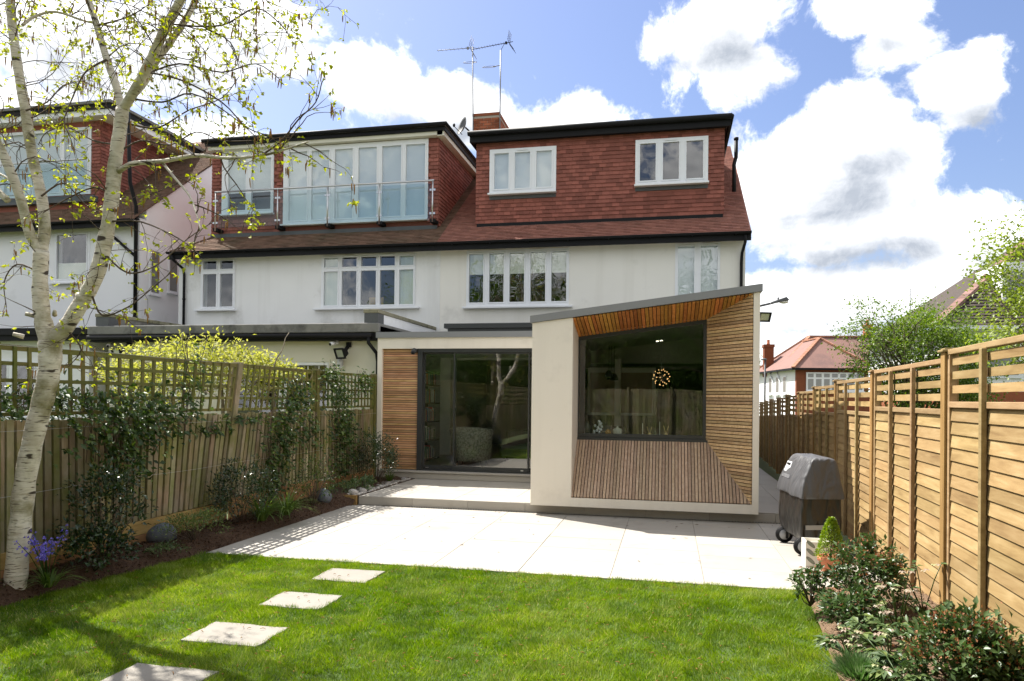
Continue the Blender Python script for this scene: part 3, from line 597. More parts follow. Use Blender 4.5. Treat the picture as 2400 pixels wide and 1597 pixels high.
MB().box(-12.44, -5.70, 17.62, 17.80, 8.46, 8.553).box(-5.845, -5.66, 17.62, 22.2, 8.44, 8.553).build('cream_cornice', stucco_y, dorm2)
window(H2, *G2, 17.765, [(-11.9, -11.355), (-11.187, -10.60)], [(6.81, 8.21)], (-12.12, -10.50, 6.70)); room(H2, *G2, 18.0, 19.8)
MB().box(-12.0, -10.55, 17.83, 17.835, 7.3, 8.4).build('blind', blindm, H2)
window(H2, *B2, 17.765, [(-10.07, -9.53), (-9.40, -8.885), (-8.73, -8.215), (-8.055, -7.54), (-7.39, -6.86), (-6.732, -6.202)], [(6.46, 8.31)], (-10.25, -6.1, 6.35), name='folding_doors'); room(H2, *B2, 18.0, 20.2)
MB().box(-10.2, -6.15, 17.83, 17.835, 6.4, 8.42).build('blind', blindm, H2)
MB().box(-12.4, -5.86, 17.72, 17.80, 6.05, 6.172).build('lead_apron', lead, dorm2)
rail = MB().tube([(-12.12, 17.5, 7.26), (-5.87, 17.5, 7.26)], .024, 10).build('handrail', steel, H2)
px_ = [-12.10, -10.24, -8.794, -7.343, -5.903]
for x in px_:
    p = MB().tube([(x, 17.5, 6.20), (x, 17.5, 7.25)], .021, 10).build('baluster_post', steel, rail)
    MB().box(x-.07, x+.07, 17.5, 17.80, 6.20, 6.28).build('post_bracket', blackp, rail)
    k = MB()
    for z in (6.42, 7.02):
        for s in (-1, 1): k.box(x+s*.02, x+s*.075, 17.485, 17.515, z-.025, z+.025)
    k.build('glass_clamp', steel, rail)
for a, c in zip(px_[:-1], px_[1:]): MB().box(a+.05, c-.05, 17.495, 17.505, 6.28, 7.19).build('glass_panel', pane_bl, rail)
# --- TV aerials and dish
def aerial(name, label, x, y, z0, z1, tipx, tipz, halo):
    a = thing(name, label, 'aerial', (x, y, z0), 'tv aerials on the chimney')
    MB().tube([(x, y, z0), (x-.05 if halo > 0 else x, y, z1)], .019, 8).build('mast', alu, a)
    xm = x-.05 if halo > 0 else x
    b = Vector((xm+.06 if halo > 0 else xm+.36, y, z1-.03 if halo > 0 else z1+.22)); t = Vector((tipx, y-.35, tipz)); m = MB().tube([b, t], .010, 6)
    d = (t-b); L = d.length; d.normalize(); s = Vector((0, 1, .05)).normalized(); n = 12 if halo < 0 else 8
    for k in range(n): p = b+d*(L*(.22+.76*k/(n-1))); m.tube([p-s*.085, p+s*.085], .004, 4)
    up = d.cross(s).normalized()
    if up.z < 0: up = -up
    for sg in (-1, 1):                                          # grid reflector, two wings
        for k in range(5):
            p = b+d*.12; q = up*sg*(.05+.055*k)-d*.012*k*2; m.tube([p+q-s*.16, p+q+s*.16], .004, 4)
        for k in (-1, 0, 1): m.tube([b+d*.12+s*.15*k, b+d*.12+s*.15*k+up*sg*.29-d*.11], .005, 4)
    m.box(b.x+d.x*.2-.03, b.x+d.x*.2+.03, b.y+d.y*.2-.03, b.y+d.y*.2+.03, b.z+d.z*.2-.03, b.z+d.z*.2+.03)
    if halo < 0: m.tube([b+d*.25, (xm, y, z1-.01)], .008, 6)
    m.build('yagi_boom', blackp if halo < 0 else alu, a)
    c = Vector((xm-.06 if halo > 0 else xm-.33, y-.05, z1-.48)); ring = [c+Vector((.20*math.cos(t_), .16*math.sin(t_), .055*math.sin(t_))) for t_ in np.linspace(.3, 2*math.pi+.0, 24)]
    MB().tube(ring, .008, 6).tube([c+Vector((.12, 0, 0)), (xm, y, z1-.44)], .012, 6).build('halo_antenna', alu, a)
    return a
aerial('tv_aerial', 'silver television aerial with loop on a bare mast left of chimney', -5.66, 20.42, 9.38, 12.05, -6.68, 11.86, 1)
aerial('tv_aerial', 'large dark television aerial with cable-tied mast on the right of chimney', -4.86, 20.42, 9.38, 11.87, -5.607, 11.80, -1)
sd = thing('satellite_dish', 'grey satellite dish at the left end of red dormer roof', 'satellite dish', (-5.0, 17.75, 8.45))
m = MB(); c = Vector((-5.18, 17.85, 8.70)); ax = Vector((-.72, -.62, .30)).normalized(); u = Vector((-ax.y, ax.x, 0)).normalized(); w = ax.cross(u); vs = []; fs = []
for j in range(6):
    r = .04+.19*j/5
    for k in range(24): a = 2*math.pi*k/24; vs.append(c+u*r*math.cos(a)*.95+w*r*math.sin(a)*1.08+ax*(r*r*1.6))
for j in range(5):
    for k in range(24): fs.append((j*24+k, j*24+(k+1) % 24, (j+1)*24+(k+1) % 24, (j+1)*24+k))
fs.append(tuple(range(24))); m.add(vs, fs, 0, True); o = m.build('dish', lead, sd); sm = o.modifiers.new('thick', 'SOLIDIFY'); sm.thickness = .006
f = c+ax*.28-w*.10; MB().tube([c-w*.22, f-w*.02, f], .010, 6).ball(f, (.035, .035, .05), 8, 6).build('feed_arm', blackp, sd)
MB().tube([c-ax*.02, c-ax*.12-Vector((0, 0, .03)), (-5.0, 17.9, 8.45), (-4.97, 17.75, 8.36)], .022, 8).build('wall_bracket', blackp, sd)
# ---------------------------------------------------------------- our extension: flat-roofed wing and cantilevered timber box
BY = 10.65
EX = thing('house_extension', 'cream rear extension with splayed cedar window box and glazed sliding doors', 'extension', (-2.2, 12, .15))
zt = lambda x: 2.985+.1235*(x+2.0)                              # top of the sloping box roof
m = MB()
m.prism([(-2.0, BY, .152), (-1.40, BY, .152), (-1.40, BY, zt(-1.4)-.11), (-2.0, BY, zt(-2)-.11)], (0, .95, 0))         # left pier
m.box(-1.40, 1.165, BY, BY+.95, .152, .283)                                                                           # bottom rim
m.prism([(1.165, BY, .152), (1.252, BY, .152), (1.252, BY, zt(1.252)-.11), (1.165, BY, zt(1.165)-.11)], (0, 6.6, 0))  # right wall
m.prism([(-2.0, BY+.95, .152), (-1.80, BY+.95, .152), (-1.80, BY+.95, zt(-1.8)-.11), (-2.0, BY+.95, zt(-2)-.11)], (0, 5.6, 0))
m.box(-5.675, -5.582, 13.53, 17.2, .0, 2.915); m.box(-5.582, -2.002, 13.53, 13.68, 2.70, 2.915); m.box(-5.582, -2.002, 13.60, 13.66, .05, .15)
m.build('wall', stucco_x, EX)
m = MB(); m.prism([(-2.03, BY-.03, zt(-2.03)), (1.282, BY-.03, zt(1.282)), (1.282, BY-.03, zt(1.282)-.105), (-2.03, BY-.03, zt(-2.03)-.105)], (0, 6.65, 0)); m.build('box_roof', greyf, EX)
m = MB(); m.box(-5.70, -2.035, 13.49, 17.28, 2.915, 3.028); m.build('wing_roof', greyf, EX)
m = MB().box(-1.40, 1.165, BY+.95, 17.2, .16, .30).box(-5.582, -2.0, 13.70, 17.2, .10, .30); m.build('floor_slab', stucco_x, EX)
lead_up = MB().box(-5.712, -5.66, 13.62, 17.28, 3.03, 3.16).build('lead_upstand', lead, EX)
rl = MB().box(-4.65, -2.2, 14.9, 16.9, 3.028, 3.22).build('rooflight_kerb', anth, EX)
MB().box(-4.72, -2.12, 14.84, 16.96, 3.225, 3.33).build('rooflight_frame', anth, rl, bevel=.01); MB().box(-4.5, -2.3, 15.1, 16.7, 3.331, 3.345).build('rooflight_glass', pane_up, rl)
MB().box(-4.35, -2.1, 15.6, 15.66, 3.346, 3.375).build('rooflight_bar', blackp, rl)
# splayed reveal of the box
WY = 11.45
wbl, wbr = atY(1347.5, 1026, WY), atY(1657.5, 1034.5, WY); wtl, wtr = atY(1348.0, 788, WY), atY(1658, 746, WY)
xl, xr = (wbl.x+wtl.x)/2, (wbr.x+wtr.x)/2; zb = (wbl.z+wbr.z)/2; sl_ = (wtr.z-wtl.z)/(xr-xl); ztw = lambda x: wtl.z+sl_*(x-xl)
fx0, fx1, fzb = -1.40, 1.163, .284; fzt = lambda x: zt(x)-.112
MB().prism([(fx0, BY+.001, fzb), (fx0-.02, BY+.9, fzb), (fx0-.02, BY+.9, fzt(fx0)), (fx0, BY+.001, fzt(fx0))], (.012, 0, 0)).build('reveal_lining', stucco_x, EX)
def strips(pname, mat, A, B, Ap, Bp, axis, pitch, gap=.0105, th=.020, x_lo=None):
    """A->B front edge, Ap->Bp window edge; boards run from front edge to window edge, cut on the mitre beyond the window's corner"""
    A, B, Ap, Bp = map(Vector, (A, B, Ap, Bp)); nrm = (B-A).cross(Ap-A).normalized()
    if nrm.dot(Vector((-.2, -1, .1))) < 0: nrm = -nrm
    back = MB().quad(*[p-nrm*.012 for p in (A, B, Bp, Ap)]).build(pname, roomd, EX)
    if axis == 'x': lo, hi, key = A.x, B.x, (lambda p: p.x)
    else: lo, hi, key = A.z, B.z, (lambda p: p.z)
    def at(k, v):                                          # point with coordinate k at fraction v from front edge to window edge
        f = A+(B-A)*((k-key(A))/(key(B)-key(A))); w = Ap+(Bp-Ap)*((k-key(Ap))/(key(Bp)-key(Ap)) if abs(key(Bp)-key(Ap)) > 1e-6 else 0)
        return f+(w-f)*v
    def vmax(k):
        if k > key(Bp): return max(0., (hi-k)/(hi-key(Bp)))
        if k < key(Ap): return max(0., (k-lo)/(key(Ap)-lo)) if key(Ap) > lo+1e-6 else 1.
        return 1.
    k = lo+.003
    while k < hi-.01:
        k2 = min(k+pitch-gap, hi-.004); pts = []
        for q in (k, k2): pts.append((at(q, 0.004), at(q, max(.006, vmax(q)-.004))))
        d = random.uniform(-.001, .0015); n_ = nrm*(th+d)
        a, a2, c, c2 = pts[0][0], pts[0][1], pts[1][0], pts[1][1]
        if (a2-a).length > .02 or (c2-c).length > .02:
            MB().add([a, c, c2, a2, a+n_, c+n_, c2+n_, a2+n_], [(4, 5, 6, 7), (0, 1, 5, 4), (1, 2, 6, 5), (2, 3, 7, 6), (3, 0, 4, 7)]).build('cladding_board', mat, back)
        k += pitch
    return back
strips('cladding_panel', ceda_v, (fx0, BY+.012, fzb), (fx1, BY+.012, fzb), (xl, WY, zb), (xr, WY, zb), 'x', .0472)
strips('cladding_panel', ceda_t, (fx0, BY+.012, fzt(fx0)), (fx1, BY+.012, fzt(fx1)), (xl, WY, ztw(xl)), (xr, WY, ztw(xr)), 'x', .0555)
strips('cladding_panel', ceda_h, (fx1, BY+.012, fzb), (fx1, BY+.012, fzt(fx1)), (xr, WY, zb), (xr, WY, ztw(xr)), 'z', .0485)
# window of the box
m = MB(); fw = .062
m.box(xl, xr, WY-.01, WY+.09, zb, zb+.075); m.box(xl-.002, xr+.01, WY-.05, WY-.012, zb-.022, zb+.012)
m.prism([(xl, WY-.01, zb+.075), (xl+fw, WY-.01, zb+.075), (xl+fw, WY-.01, ztw(xl+fw)), (xl, WY-.01, ztw(xl))], (0, .10, 0)); m.prism([(xr-fw, WY-.01, zb+.075), (xr, WY-.01, zb+.075), (xr, WY-.01, ztw(xr)), (xr-fw, WY-.01, ztw(xr-fw))], (0, .10, 0))
m.prism([(xl+fw, WY-.01, ztw(xl+fw)-.075), (xr-fw, WY-.01, ztw(xr-fw)-.075), (xr-fw, WY-.01, ztw(xr-fw)), (xl+fw, WY-.01, ztw(xl+fw))], (0, .10, 0))
bw = m.build('picture_window', anth, EX)
MB().prism([(xl+fw-.01, WY+.03, zb+.065), (xr-fw+.01, WY+.03, zb+.065), (xr-fw+.01, WY+.03, ztw(xr-fw)-.065), (xl+fw-.01, WY+.03, ztw(xl+fw)-.065)], (0, .014, 0)).build('pane', pane_dr, bw)
# wing: slatted wall and sliding doors
pan = MB().box(-5.582, -4.842, 13.625, 13.66, .31, 2.70).build('slatted_panel', roomd, EX); z = .315
while z < 2.69:
    z2 = min(z+.0355, 2.698); d = random.uniform(0, .004); MB().box(-5.580, -4.845, 13.597-d, 13.6245, z, z2).build('cladding_board', ceda_w, pan); z += .0456
MB().box(-5.58, -2.0, 13.43, 13.60, .152, .262).build('threshold_step', stone_p, EX, bevel=.003); MB().box(-5.58, -2.0, 13.40, 13.60, .268, .30).build('threshold_step', stone_p, EX, bevel=.003)
dr = MB().box(-4.842, -4.745, 13.56, 13.72, .301, 2.70).box(-4.745, -2.0, 13.56, 13.72, 2.632, 2.70).box(-4.745, -2.0, 13.56, 13.72, .301, .322).build('sliding_door', anth, EX)
for i, (a, c, y) in enumerate(((-4.745, -4.075, 13.66), (-4.11, -2.60, 13.60), (-2.63, -2.02, 13.66))):
    f = .022; q = MB(); wall_with_holes(q, a, c, .323, 2.631, [(a+f, c-f, .40, 2.60)], y, y+.035); lf = q.build('door_leaf', anth, dr)
    MB().box(a+f-.005, c-f+.005, y+.012, y+.022, .395, 2.605).build('pane', pane_dr, lf)
    if i < 2: MB().box(c-.15 if i else a+.06, c-.10 if i else a+.12, y-.008, y-.0005, .345, .362).build('latch', steel, lf)
def floodlight(label, p, facing, s=1.0, arm=None):
    """black floodlight: box head with bezel, glass and reflector, bracket"""
    t = thing('floodlight', label, 'floodlight', p, 'floodlights on the house walls'); p = Vector(p); f = Vector(facing).normalized(); u = f.cross(Vector((0, 0, 1))).normalized(); w = u.cross(f)
    P = lambda a, b_, c: p+u*a*s+f*b_*s+w*c*s
    h = MB(); h.add([P(-.10, .09, -.075), P(.10, .09, -.075), P(.10, .09, .075), P(-.10, .09, .075), P(-.07, -.02, -.05), P(.07, -.02, -.05), P(.07, -.02, .05), P(-.07, -.02, .05)], [(4, 5, 6, 7), (0, 1, 5, 4), (1, 2, 6, 5), (2, 3, 7, 6), (3, 0, 4, 7)])
    for (a0, a1, c0, c1) in ((-.115, -.085, -.09, .09), (.085, .115, -.09, .09), (-.085, .085, -.09, -.065), (-.085, .085, .065, .09)):
        h.add([P(a0, .085, c0), P(a1, .085, c0), P(a1, .085, c1), P(a0, .085, c1), P(a0, .105, c0), P(a1, .105, c0), P(a1, .105, c1), P(a0, .105, c1)], [(4, 5, 6, 7), (0, 1, 5, 4), (1, 2, 6, 5), (2, 3, 7, 6), (3, 0, 4, 7), (0, 3, 2, 1)])
    h.build('lamp_housing', blackp, t)
    MB().quad(P(-.086, .092, -.066), P(.086, .092, -.066), P(.086, .092, .066), P(-.086, .092, .066)).build('lamp_glass', surf('flood_reflector', [(.62, .62, .60)], rough=.2, metal=.6) if 'flood_reflector' not in MATS else MATS['flood_reflector'], t)
    k = MB(); bar(k, P(0, -.02, 0), arm if arm else P(0, -.16, .02), .035*s, .05*s); a = Vector(arm if arm else P(0, -.16, .02)); k.box(a.x-.05, a.x+.05, a.y-.03, a.y+.03, a.z-.05, a.z+.05); k.build('bracket', blackp, t); return t
floodlight('black floodlight beside the cedar window box', (1.405, 11.66, 3.06), (.35, -.9, -.45), .85, arm=(1.28, 11.75, 3.08))
def dome_camera(label, p, f, mats):
    t = thing('security_camera', label, 'security camera', p); p = Vector(p); f = Vector(f).normalized()
    MB().tube([p+Vector((0, .12, .02)), p+Vector((0, .05, .02))], .05, 12).build('mount', mats, t); MB().tube([p+Vector((0, .06, .02)), p+f*.02, p+f*.09], [.03, .042, .042], 12).build('camera_body', mats, t)
    MB().ball(p+f*.09, .03, 10, 7).build('lens', blackp, t)
dome_camera('small dark security camera above the slatted cedar panel', (-4.90, 13.46, 2.64), (.3, -1, -.35), anth)
# ---------------------------------------------------------------- inside of the extension
IN = thing('interior_room', 'dim kitchen and living room seen through the big panes', 'room', (-2, 16, .3))
m = MB().quad((-5.57, 13.75, .312), (1.16, 13.75, .312), (1.16, 22, .312), (-5.57, 22, .312)).quad((-1.79, 11.6, .314), (1.16, 11.6, .314), (1.16, 13.75, .314), (-1.79, 13.75, .314)); m.build('floor', surf('pale_timber_floor', [(.22, .17, .12), (.30, .24, .17)], 4, sxyz=(.3, 3, 1), rough=.4), IN)
m = MB().quad((-5.57, 22, .3), (1.16, 22, .3), (1.16, 22, 2.75), (-5.57, 22, 2.75)).quad((1.16, 17.2, .3), (1.16, 22, .3), (1.16, 22, 2.75), (1.16, 17.2, 2.75)).quad((-5.57, 13.7, .3), (-5.57, 22, .3), (-5.57, 22, 2.75), (-5.57, 13.7, 2.75)).quad((-5.57, 17.3, 2.75), (1.16, 17.3, 2.75), (1.16, 22, 2.75), (-5.57, 22, 2.75)); m.build('wall', roomm, IN)
MB().quad((-5.57, 13.7, 2.73), (-2.0, 13.7, 2.73), (-2.0, 17.3, 2.73), (-5.57, 17.3, 2.73)).quad((-1.79, 11.55, zt(-1.8)-.13), (1.16, 11.55, zt(1.16)-.13), (1.16, 17.3, zt(1.16)-.13), (-1.79, 17.3, zt(-1.8)-.13)).build('ceiling', surf('ceiling_paint', [(.62, .62, .60)], rough=.9), IN)
MB().box(-1.05, -.93, 14.6, 14.75, .31, 2.55).build('pillar', surf('white_paint', [(.72, .72, .70)], rough=.6), IN)
MB().box(-1.0, 1.1, 16.6, 17.2, .31, 2.4).box(-1.75, -1.3, 15.5, 17.2, .31, 2.4).build('tall_cabinet', roomd, IN)
MB().box(-1.44, 1.12, 11.60, 12.2, 1.12, 1.165).box(-1.40, 1.10, 11.75, 12.2, .31, 1.12).build('worktop', surf('white_worktop', [(.66, .66, .64)], rough=.25), IN)
def lampset(name, label, cat, pts, r, col, strength, ceil, sh):
    t = thing(name, label, cat, pts[0])
    for p in pts:
        p = Vector(p); MB().tube([p+Vector((0, 0, r)), (p.x, p.y, ceil)], .004, 5).build('flex', blackp, t)
        s = MB().lathe(p, [(.02, .13), (.05, .10), (.075, .03), (.085, 0), (.080, 0)], 14).build('lamp_shade', anth, t); MB().ball(p+Vector((0, 0, .03)), r, 10, 7).build('bulb', MATS[col], s)
    return t
lamp_mat('warm_bulb', (1.0, .55, .20), 1.3); lamp_mat('down_light', (1.0, .9, .7), 2.2)
lampset('pendant_lamp', 'cluster of three dark pendant lamps over the kitchen island', 'pendant lamp', [tuple(atY(1427, 884, 13.6)), tuple(atY(1432, 890, 13.8)), tuple(atY(1440, 892, 13.7))], .028, 'warm_bulb', 9, 2.75, 1)
ch = thing('chandelier', 'spherical chandelier of many small glowing bulbs behind picture window', 'chandelier', tuple(atY(1550, 885, 13.6)))
cc = atY(1550, 885, 13.6); hub = MB().ball(cc, .03, 10, 7).tube([cc, (cc.x, cc.y, 2.85)], .005, 5).build('hub', steel, ch)
for k in range(30):
    th = math.acos(1-2*(k+.5)/30); a = k*2.39996; d = Vector((math.sin(th)*math.cos(a), math.sin(th)*math.sin(a), math.cos(th)))*.155
    rod = MB().tube([cc, cc+d], .0025, 4).build('rod', steel, ch); MB().ball(cc+d, .0065, 7, 5).build('bulb', MATS['warm_bulb'], rod)
for k, (px, py) in enumerate(((1537, 771), (1549, 769.5), (1541, 800), (1550, 799))):
    d = ray(px, py); s = 1.0
    while (CO+d*s).z < zt((CO+d*s).x)-.14 and s < 18: s += .02
    p = CO+d*s; z_ = zt(p.x)-.137
    tag(MB().lathe((p.x, p.y, z_-.006), [(.030, .004), (.030, 0), (.024, 0)], 16).build('downlight', MATS['down_light']), 'small lit recessed spotlight in the kitchen ceiling', 'downlight', 'recessed ceiling spotlights')
hp = atY(1378, 862, 14.9); hq = atY(1536, 975, 14.9)
wf = thing('reflection_panel', 'pale framed wall panel hanging in the kitchen', 'wall art', (hp.x, 14.95, hq.z)); q = MB(); wall_with_holes(q, hp.x, hq.x, hq.z, hp.z, [(hp.x+.05, hq.x-.07, hq.z+.05, hp.z-.10)], 14.9, 14.96); q.build('frame', MATS['white_paint'], wf); MB().box(hp.x+.05, hq.x-.07, 14.93, 14.955, hq.z+.05, hp.z-.10).build('panel', surf('reflection_beige', [(.30, .22, .17), (.50, .40, .33)], 2.5, rough=.9), wf)  # stands in for the pane's reflection of something white-framed
MB().tube([(hp.x+.3, 14.93, hp.z-.01), (hp.x+.3, 14.93, 2.8)], .004, 4).tube([(hq.x-.3, 14.93, hp.z-.01), (hq.x-.3, 14.93, 2.8)], .004, 4).build('hanging_wire', steel, wf)['kind'] = 'stuff'
# things on the sill of the box window
def sill_thing(name, label, cat, px, w, h, kind, mat, y=11.72):
    b = atY(px, 1018, y); b.z = 1.166; t = MB()
    if kind == 'jar': t.lathe(b, [(w*.8, 0), (w, .01), (w, h*.7), (w*.6, h*.85), (w*.6, h)], 16)
    elif kind == 'dispenser': t.lathe(b, [(w, 0), (w, h*.55), (w*.3, h*.65), (w*.25, h*.9)], 14).tube([b+Vector((0, 0, h*.9)), b+Vector((0, 0, h)), b+Vector((-w*1.2, 0, h*.97))], w*.2, 6)
    elif kind == 'reeds':
        t.lathe(b, [(w, 0), (w, h*.3), (w*.5, h*.38)], 12)
        for q in (-1, 1): t.tube([b+Vector((0, 0, h*.2)), b+Vector((q*w*1.4, 0, h))], w*.22, 5)
    elif kind == 'candle': t.lathe(b, [(w*1.6, 0), (w*1.5, .012), (w*.4, .02), (w*.35, h*.4), (w*.6, h*.42), (w*.45, h*.45), (w*.4, h), (w*.05, h+.02)], 10)
    elif kind == 'pot': t.lathe(b, [(w*.7, 0), (w, h*.3), (w, h*.6), (w*.85, h*.7), (w*.3, h*.8), (w*.15, h)], 18)
    tag(t.build(name, mat), label, cat)
cream = surf('glazed_cream', [(.62, .62, .52)], rough=.2); clearj = surf('dark_glass_jar', [(.07, .075, .05)], rough=.15); brass = surf('brass', [(.55, .42, .18)], rough=.3, metal=.7); honey = surf('amber_jam', [(.45, .22, .04)], rough=.2)
sill_thing('storage_jar', 'tall dark glass storage jar on the kitchen window sill', 'jar', 1376, .052, .21, 'jar', clearj)
sill_thing('honey_jar', 'short amber jar on the kitchen window sill', 'jar', 1425, .045, .09, 'jar', honey)
sill_thing('lidded_pot', 'round cream lidded pot on the kitchen window sill', 'pot', 1447, .075, .15, 'pot', cream)
sill_thing('candlestick', 'slim pale candlestick on the kitchen sill beside the lidded pot', 'candlestick', 1506, .016, .19, 'candle', cream)
sill_thing('reed_diffuser', 'brass reed diffuser with two splayed sticks between two candlesticks', 'diffuser', 1522, .028, .15, 'reeds', brass)
sill_thing('soap_dispenser', 'small dark pump dispenser on the kitchen window sill', 'dispenser', 1536, .022, .12, 'dispenser', clearj)
sill_thing('candlestick', 'slim candlestick on the sill standing behind the pump dispenser', 'candlestick', 1546, .016, .21, 'candle', cream, 11.85)
sill_thing('reed_diffuser', 'brass reed diffuser at the right end of the sill row', 'diffuser', 1561, .028, .17, 'reeds', brass)
ball = thing('bubble_ornament', 'glass ornament filled with white balls on the kitchen sill', 'ornament', tuple(Vector((atY(1399, 1018, 11.72).x, 11.72, 1.166))))
bx_ = atY(1399, 1018, 11.72).x; MB().box(bx_-.10, bx_+.10, 11.66, 11.80, 1.166, 1.177).build('base', clearj, ball)
for k in range(16): MB().ball((bx_+random.uniform(-.075, .075), 11.73+random.uniform(-.04, .04), 1.20+k*.0125), .024, 9, 6).build('glass_ball', surf('white_ball', [(.75, .78, .78)], rough=.1) if 'white_ball' not in MATS else MATS['white_ball'], ball)
ks = thing('kitchen_chair', 'dark curved kitchen chair with white legs behind picture window', 'chair', tuple(Vector((-.95, 13.5, .315))))
MB().lathe((-.98, 13.5, .78), [(.19, 0), (.23, .1), (.24, .35), (.20, .46), (.19, .45), (.21, .3), (.16, .05)], 20).build('seat_shell', roomd, ks)
for dx, dy in ((-.2, -.2), (.2, -.2), (-.2, .2), (.2, .2)): MB().tube([(-.98+dx*.5, 13.5+dy*.5, .80), (-.98+dx, 13.5+dy, .315)], .014, 6).build('leg', steel, ks)
# living room
ac = thing('armchair', 'rounded armchair in leafy cream fabric behind the sliding doors', 'armchair', (-4.05, 14.75, .312))
pat = surf('leaf_print_fabric', [(.10, .10, .07, .40), (.22, .21, .16, .54), (.27, .255, .20, .7)], 26, rough=.9)
vs = []; ns = 20
for j, (r, z) in enumerate(((.36, .12), (.40, .25), (.42, .55), (.44, .74), (.40, .78), (.33, .72), (.30, .45))):
    for k in range(ns+1):
        a = math.pi*(-.62+1.24*k/ns)-math.pi/2; vs.append((-4.05+r*1.05*math.cos(a), 14.75+r*math.sin(a), .312+z+(.05*math.cos(a+math.pi/2) if j in (3, 4) else 0)))
fs = [(j*(ns+1)+k, j*(ns+1)+k+1, (j+1)*(ns+1)+k+1, (j+1)*(ns+1)+k) for j in range(6) for k in range(ns)]
MB().add(vs, fs, 0, True).build('backrest', pat, ac); MB().lathe((-4.05, 14.78, .42), [(.33, 0), (.35, .05), (.34, .14), (.28, .17)], 22).build('seat', pat, ac)
for dx, dy in ((-.25, -.22), (.25, -.22), (-.25, .22), (.25, .22)): MB().tube([(-4.05+dx, 14.78+dy, .44), (-4.05+dx*1.1, 14.78+dy*1.1, .312)], .018, 6).build('leg', roomd, ac)
ot = thing('sofa', 'low dark green sofa against the far side of living room', 'sofa', (-3.0, 16.3, .312)); gsof = surf('dark_green_fabric', [(.06, .075, .05), (.09, .11, .07)], 9, rough=.95)
MB().box(-3.7, -2.35, 15.9, 16.6, .40, .68).build('seat', gsof, ot, bevel=.05); MB().box(-3.7, -2.35, 16.55, 16.8, .42, 1.0).build('backrest', gsof, ot, bevel=.05)
for x in (-3.6, -2.45): MB().box(x-.03, x+.03, 16.0, 16.06, .312, .42).build('leg', roomd, ot)
bs = thing('bookcase', 'dark bookcase along the party wall of living room', 'bookcase', (-5.3, 15.3, .312))
MB().box(-5.55, -5.52, 14.5, 16.2, .312, 2.3).build('back_panel', roomd, bs)
for z in (.33, .75, 1.17, 1.59, 2.0, 2.28): MB().box(-5.52, -5.22, 14.5, 16.2, z, z+.03).build('shelf', roomd, bs)
for z in (.36, .78, 1.20, 1.62, 2.03):
    y = 14.55
    while y < 16.1:
        w = random.uniform(.02, .05); h = random.uniform(.2, .32)
        if random.random() < .78:
            q = random.choice([(.5, .08, .05), (.6, .58, .5), (.08, .12, .2), (.35, .3, .2), (.12, .2, .12), (.65, .62, .58)]); nmq = 'book_%d%d' % (int(q[0]*100), int(q[1]*100))
            tag(MB().box(-5.50, -5.30, y, y+w, z, z+h).build('book', MATS.get(nmq) or surf(nmq, [q], rough=.7)), 'book standing on a shelf of the dark bookcase', 'book', 'books in the living room bookcase')
        y += w+.004
pf = thing('framed_picture', 'dark framed picture on the back wall of living room', 'picture', (-3.0, 21.97, 1.5))
q = MB(); wall_with_holes(q, -3.4, -2.7, 1.3, 2.1, [(-3.34, -2.76, 1.36, 2.04)], 21.94, 21.98); q.build('frame', roomd, pf); MB().box(-3.34, -2.76, 21.96, 21.975, 1.36, 2.04).build('print', surf('grey_print', [(.1, .1, .1), (.3, .3, .3)], 4), pf)
# ---------------------------------------------------------------- neighbour's extension
NX = thing('neighbour_extension', 'cream single storey extension with weathered flat roof edge behind the trellis', 'extension', (-9, 15, 0))
nd = (-9.2, -6.85, .2, 2.45)
m = MB(); wall_with_holes(m, -12.14, -5.70, 0, 2.9, [nd], 13.78, 14.0); m.box(-12.14, -11.9, 14.0, 17.29, 0, 2.9); m.build('wall', stucco_y, NX)
MB().box(-12.48, -5.66, 13.53, 17.28, 3.03, 3.22).build('flat_roof', felt, NX, bevel=.02); MB().box(-12.44, -5.66, 13.56, 13.78, 2.875, 3.028).build('fascia_board', blackp, NX)
MB().tube([(-12.44, 13.50, 2.965), (-5.80, 13.50, 2.965)], .05, 10).build('gutter', blackp, NX)
downpipe(NX, [(-5.86, 13.5, 2.94), (-5.86, 13.5, 2.82), (-5.76, 13.68, 2.62), (-5.75, 13.72, 2.45), (-5.75, 13.72, .1)], .036)
for (a, c, lab) in ((-5.985, -5.715, 0), (-12.30, -12.0, 1)):
    w = MB().box(a, c, 13.62, 17.28, 3.225 if lab else 3.03, 3.42).build('parapet_wall', stucco_w if not lab else felt, NX)
    MB().box(a-.03, c+.03, 13.58, 17.28, 3.425, 3.50).build('coping', cope, w, bevel=.01); MB().box(a-.012, c+.012, 13.59, 13.90, 3.2225, 3.42).build('lead_end', lead, w)
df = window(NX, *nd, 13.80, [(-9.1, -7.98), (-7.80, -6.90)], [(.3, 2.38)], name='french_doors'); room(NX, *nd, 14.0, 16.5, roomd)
for k in range(3): MB().box(-7.82, -6.88, 13.822, 13.835, 2.26-.0, 2.275).build('glazing_bar', upvc, df) if k == 0 else MB().box(-7.6+k*.25, -7.585+k*.25, 13.822, 13.835, 2.276, 2.37).build('glazing_bar', upvc, df)
floodlight('black floodlight on the cream wall beside the folded downpipe', (-6.44, 13.62, 2.65), (-.45, -1, -.45), 1.25, arm=(-6.40, 13.76, 2.80))
floodlight('black floodlight at the far end of cream neighbouring extension', (-11.66, 13.62, 2.66), (-.3, -1, -.3), 1.35, arm=(-11.6, 13.76, 2.82))
dome_camera('round security camera under the roof edge at far end of cream extension', (-11.95, 13.60, 2.80), (.2, -1, -.3), surf('camera_beige', [(.40, .37, .30)], rough=.5)); dome_camera('white security camera under the roof edge near the folded downpipe', (-6.66, 13.62, 2.82), (-.6, -1, -.3), upvc)
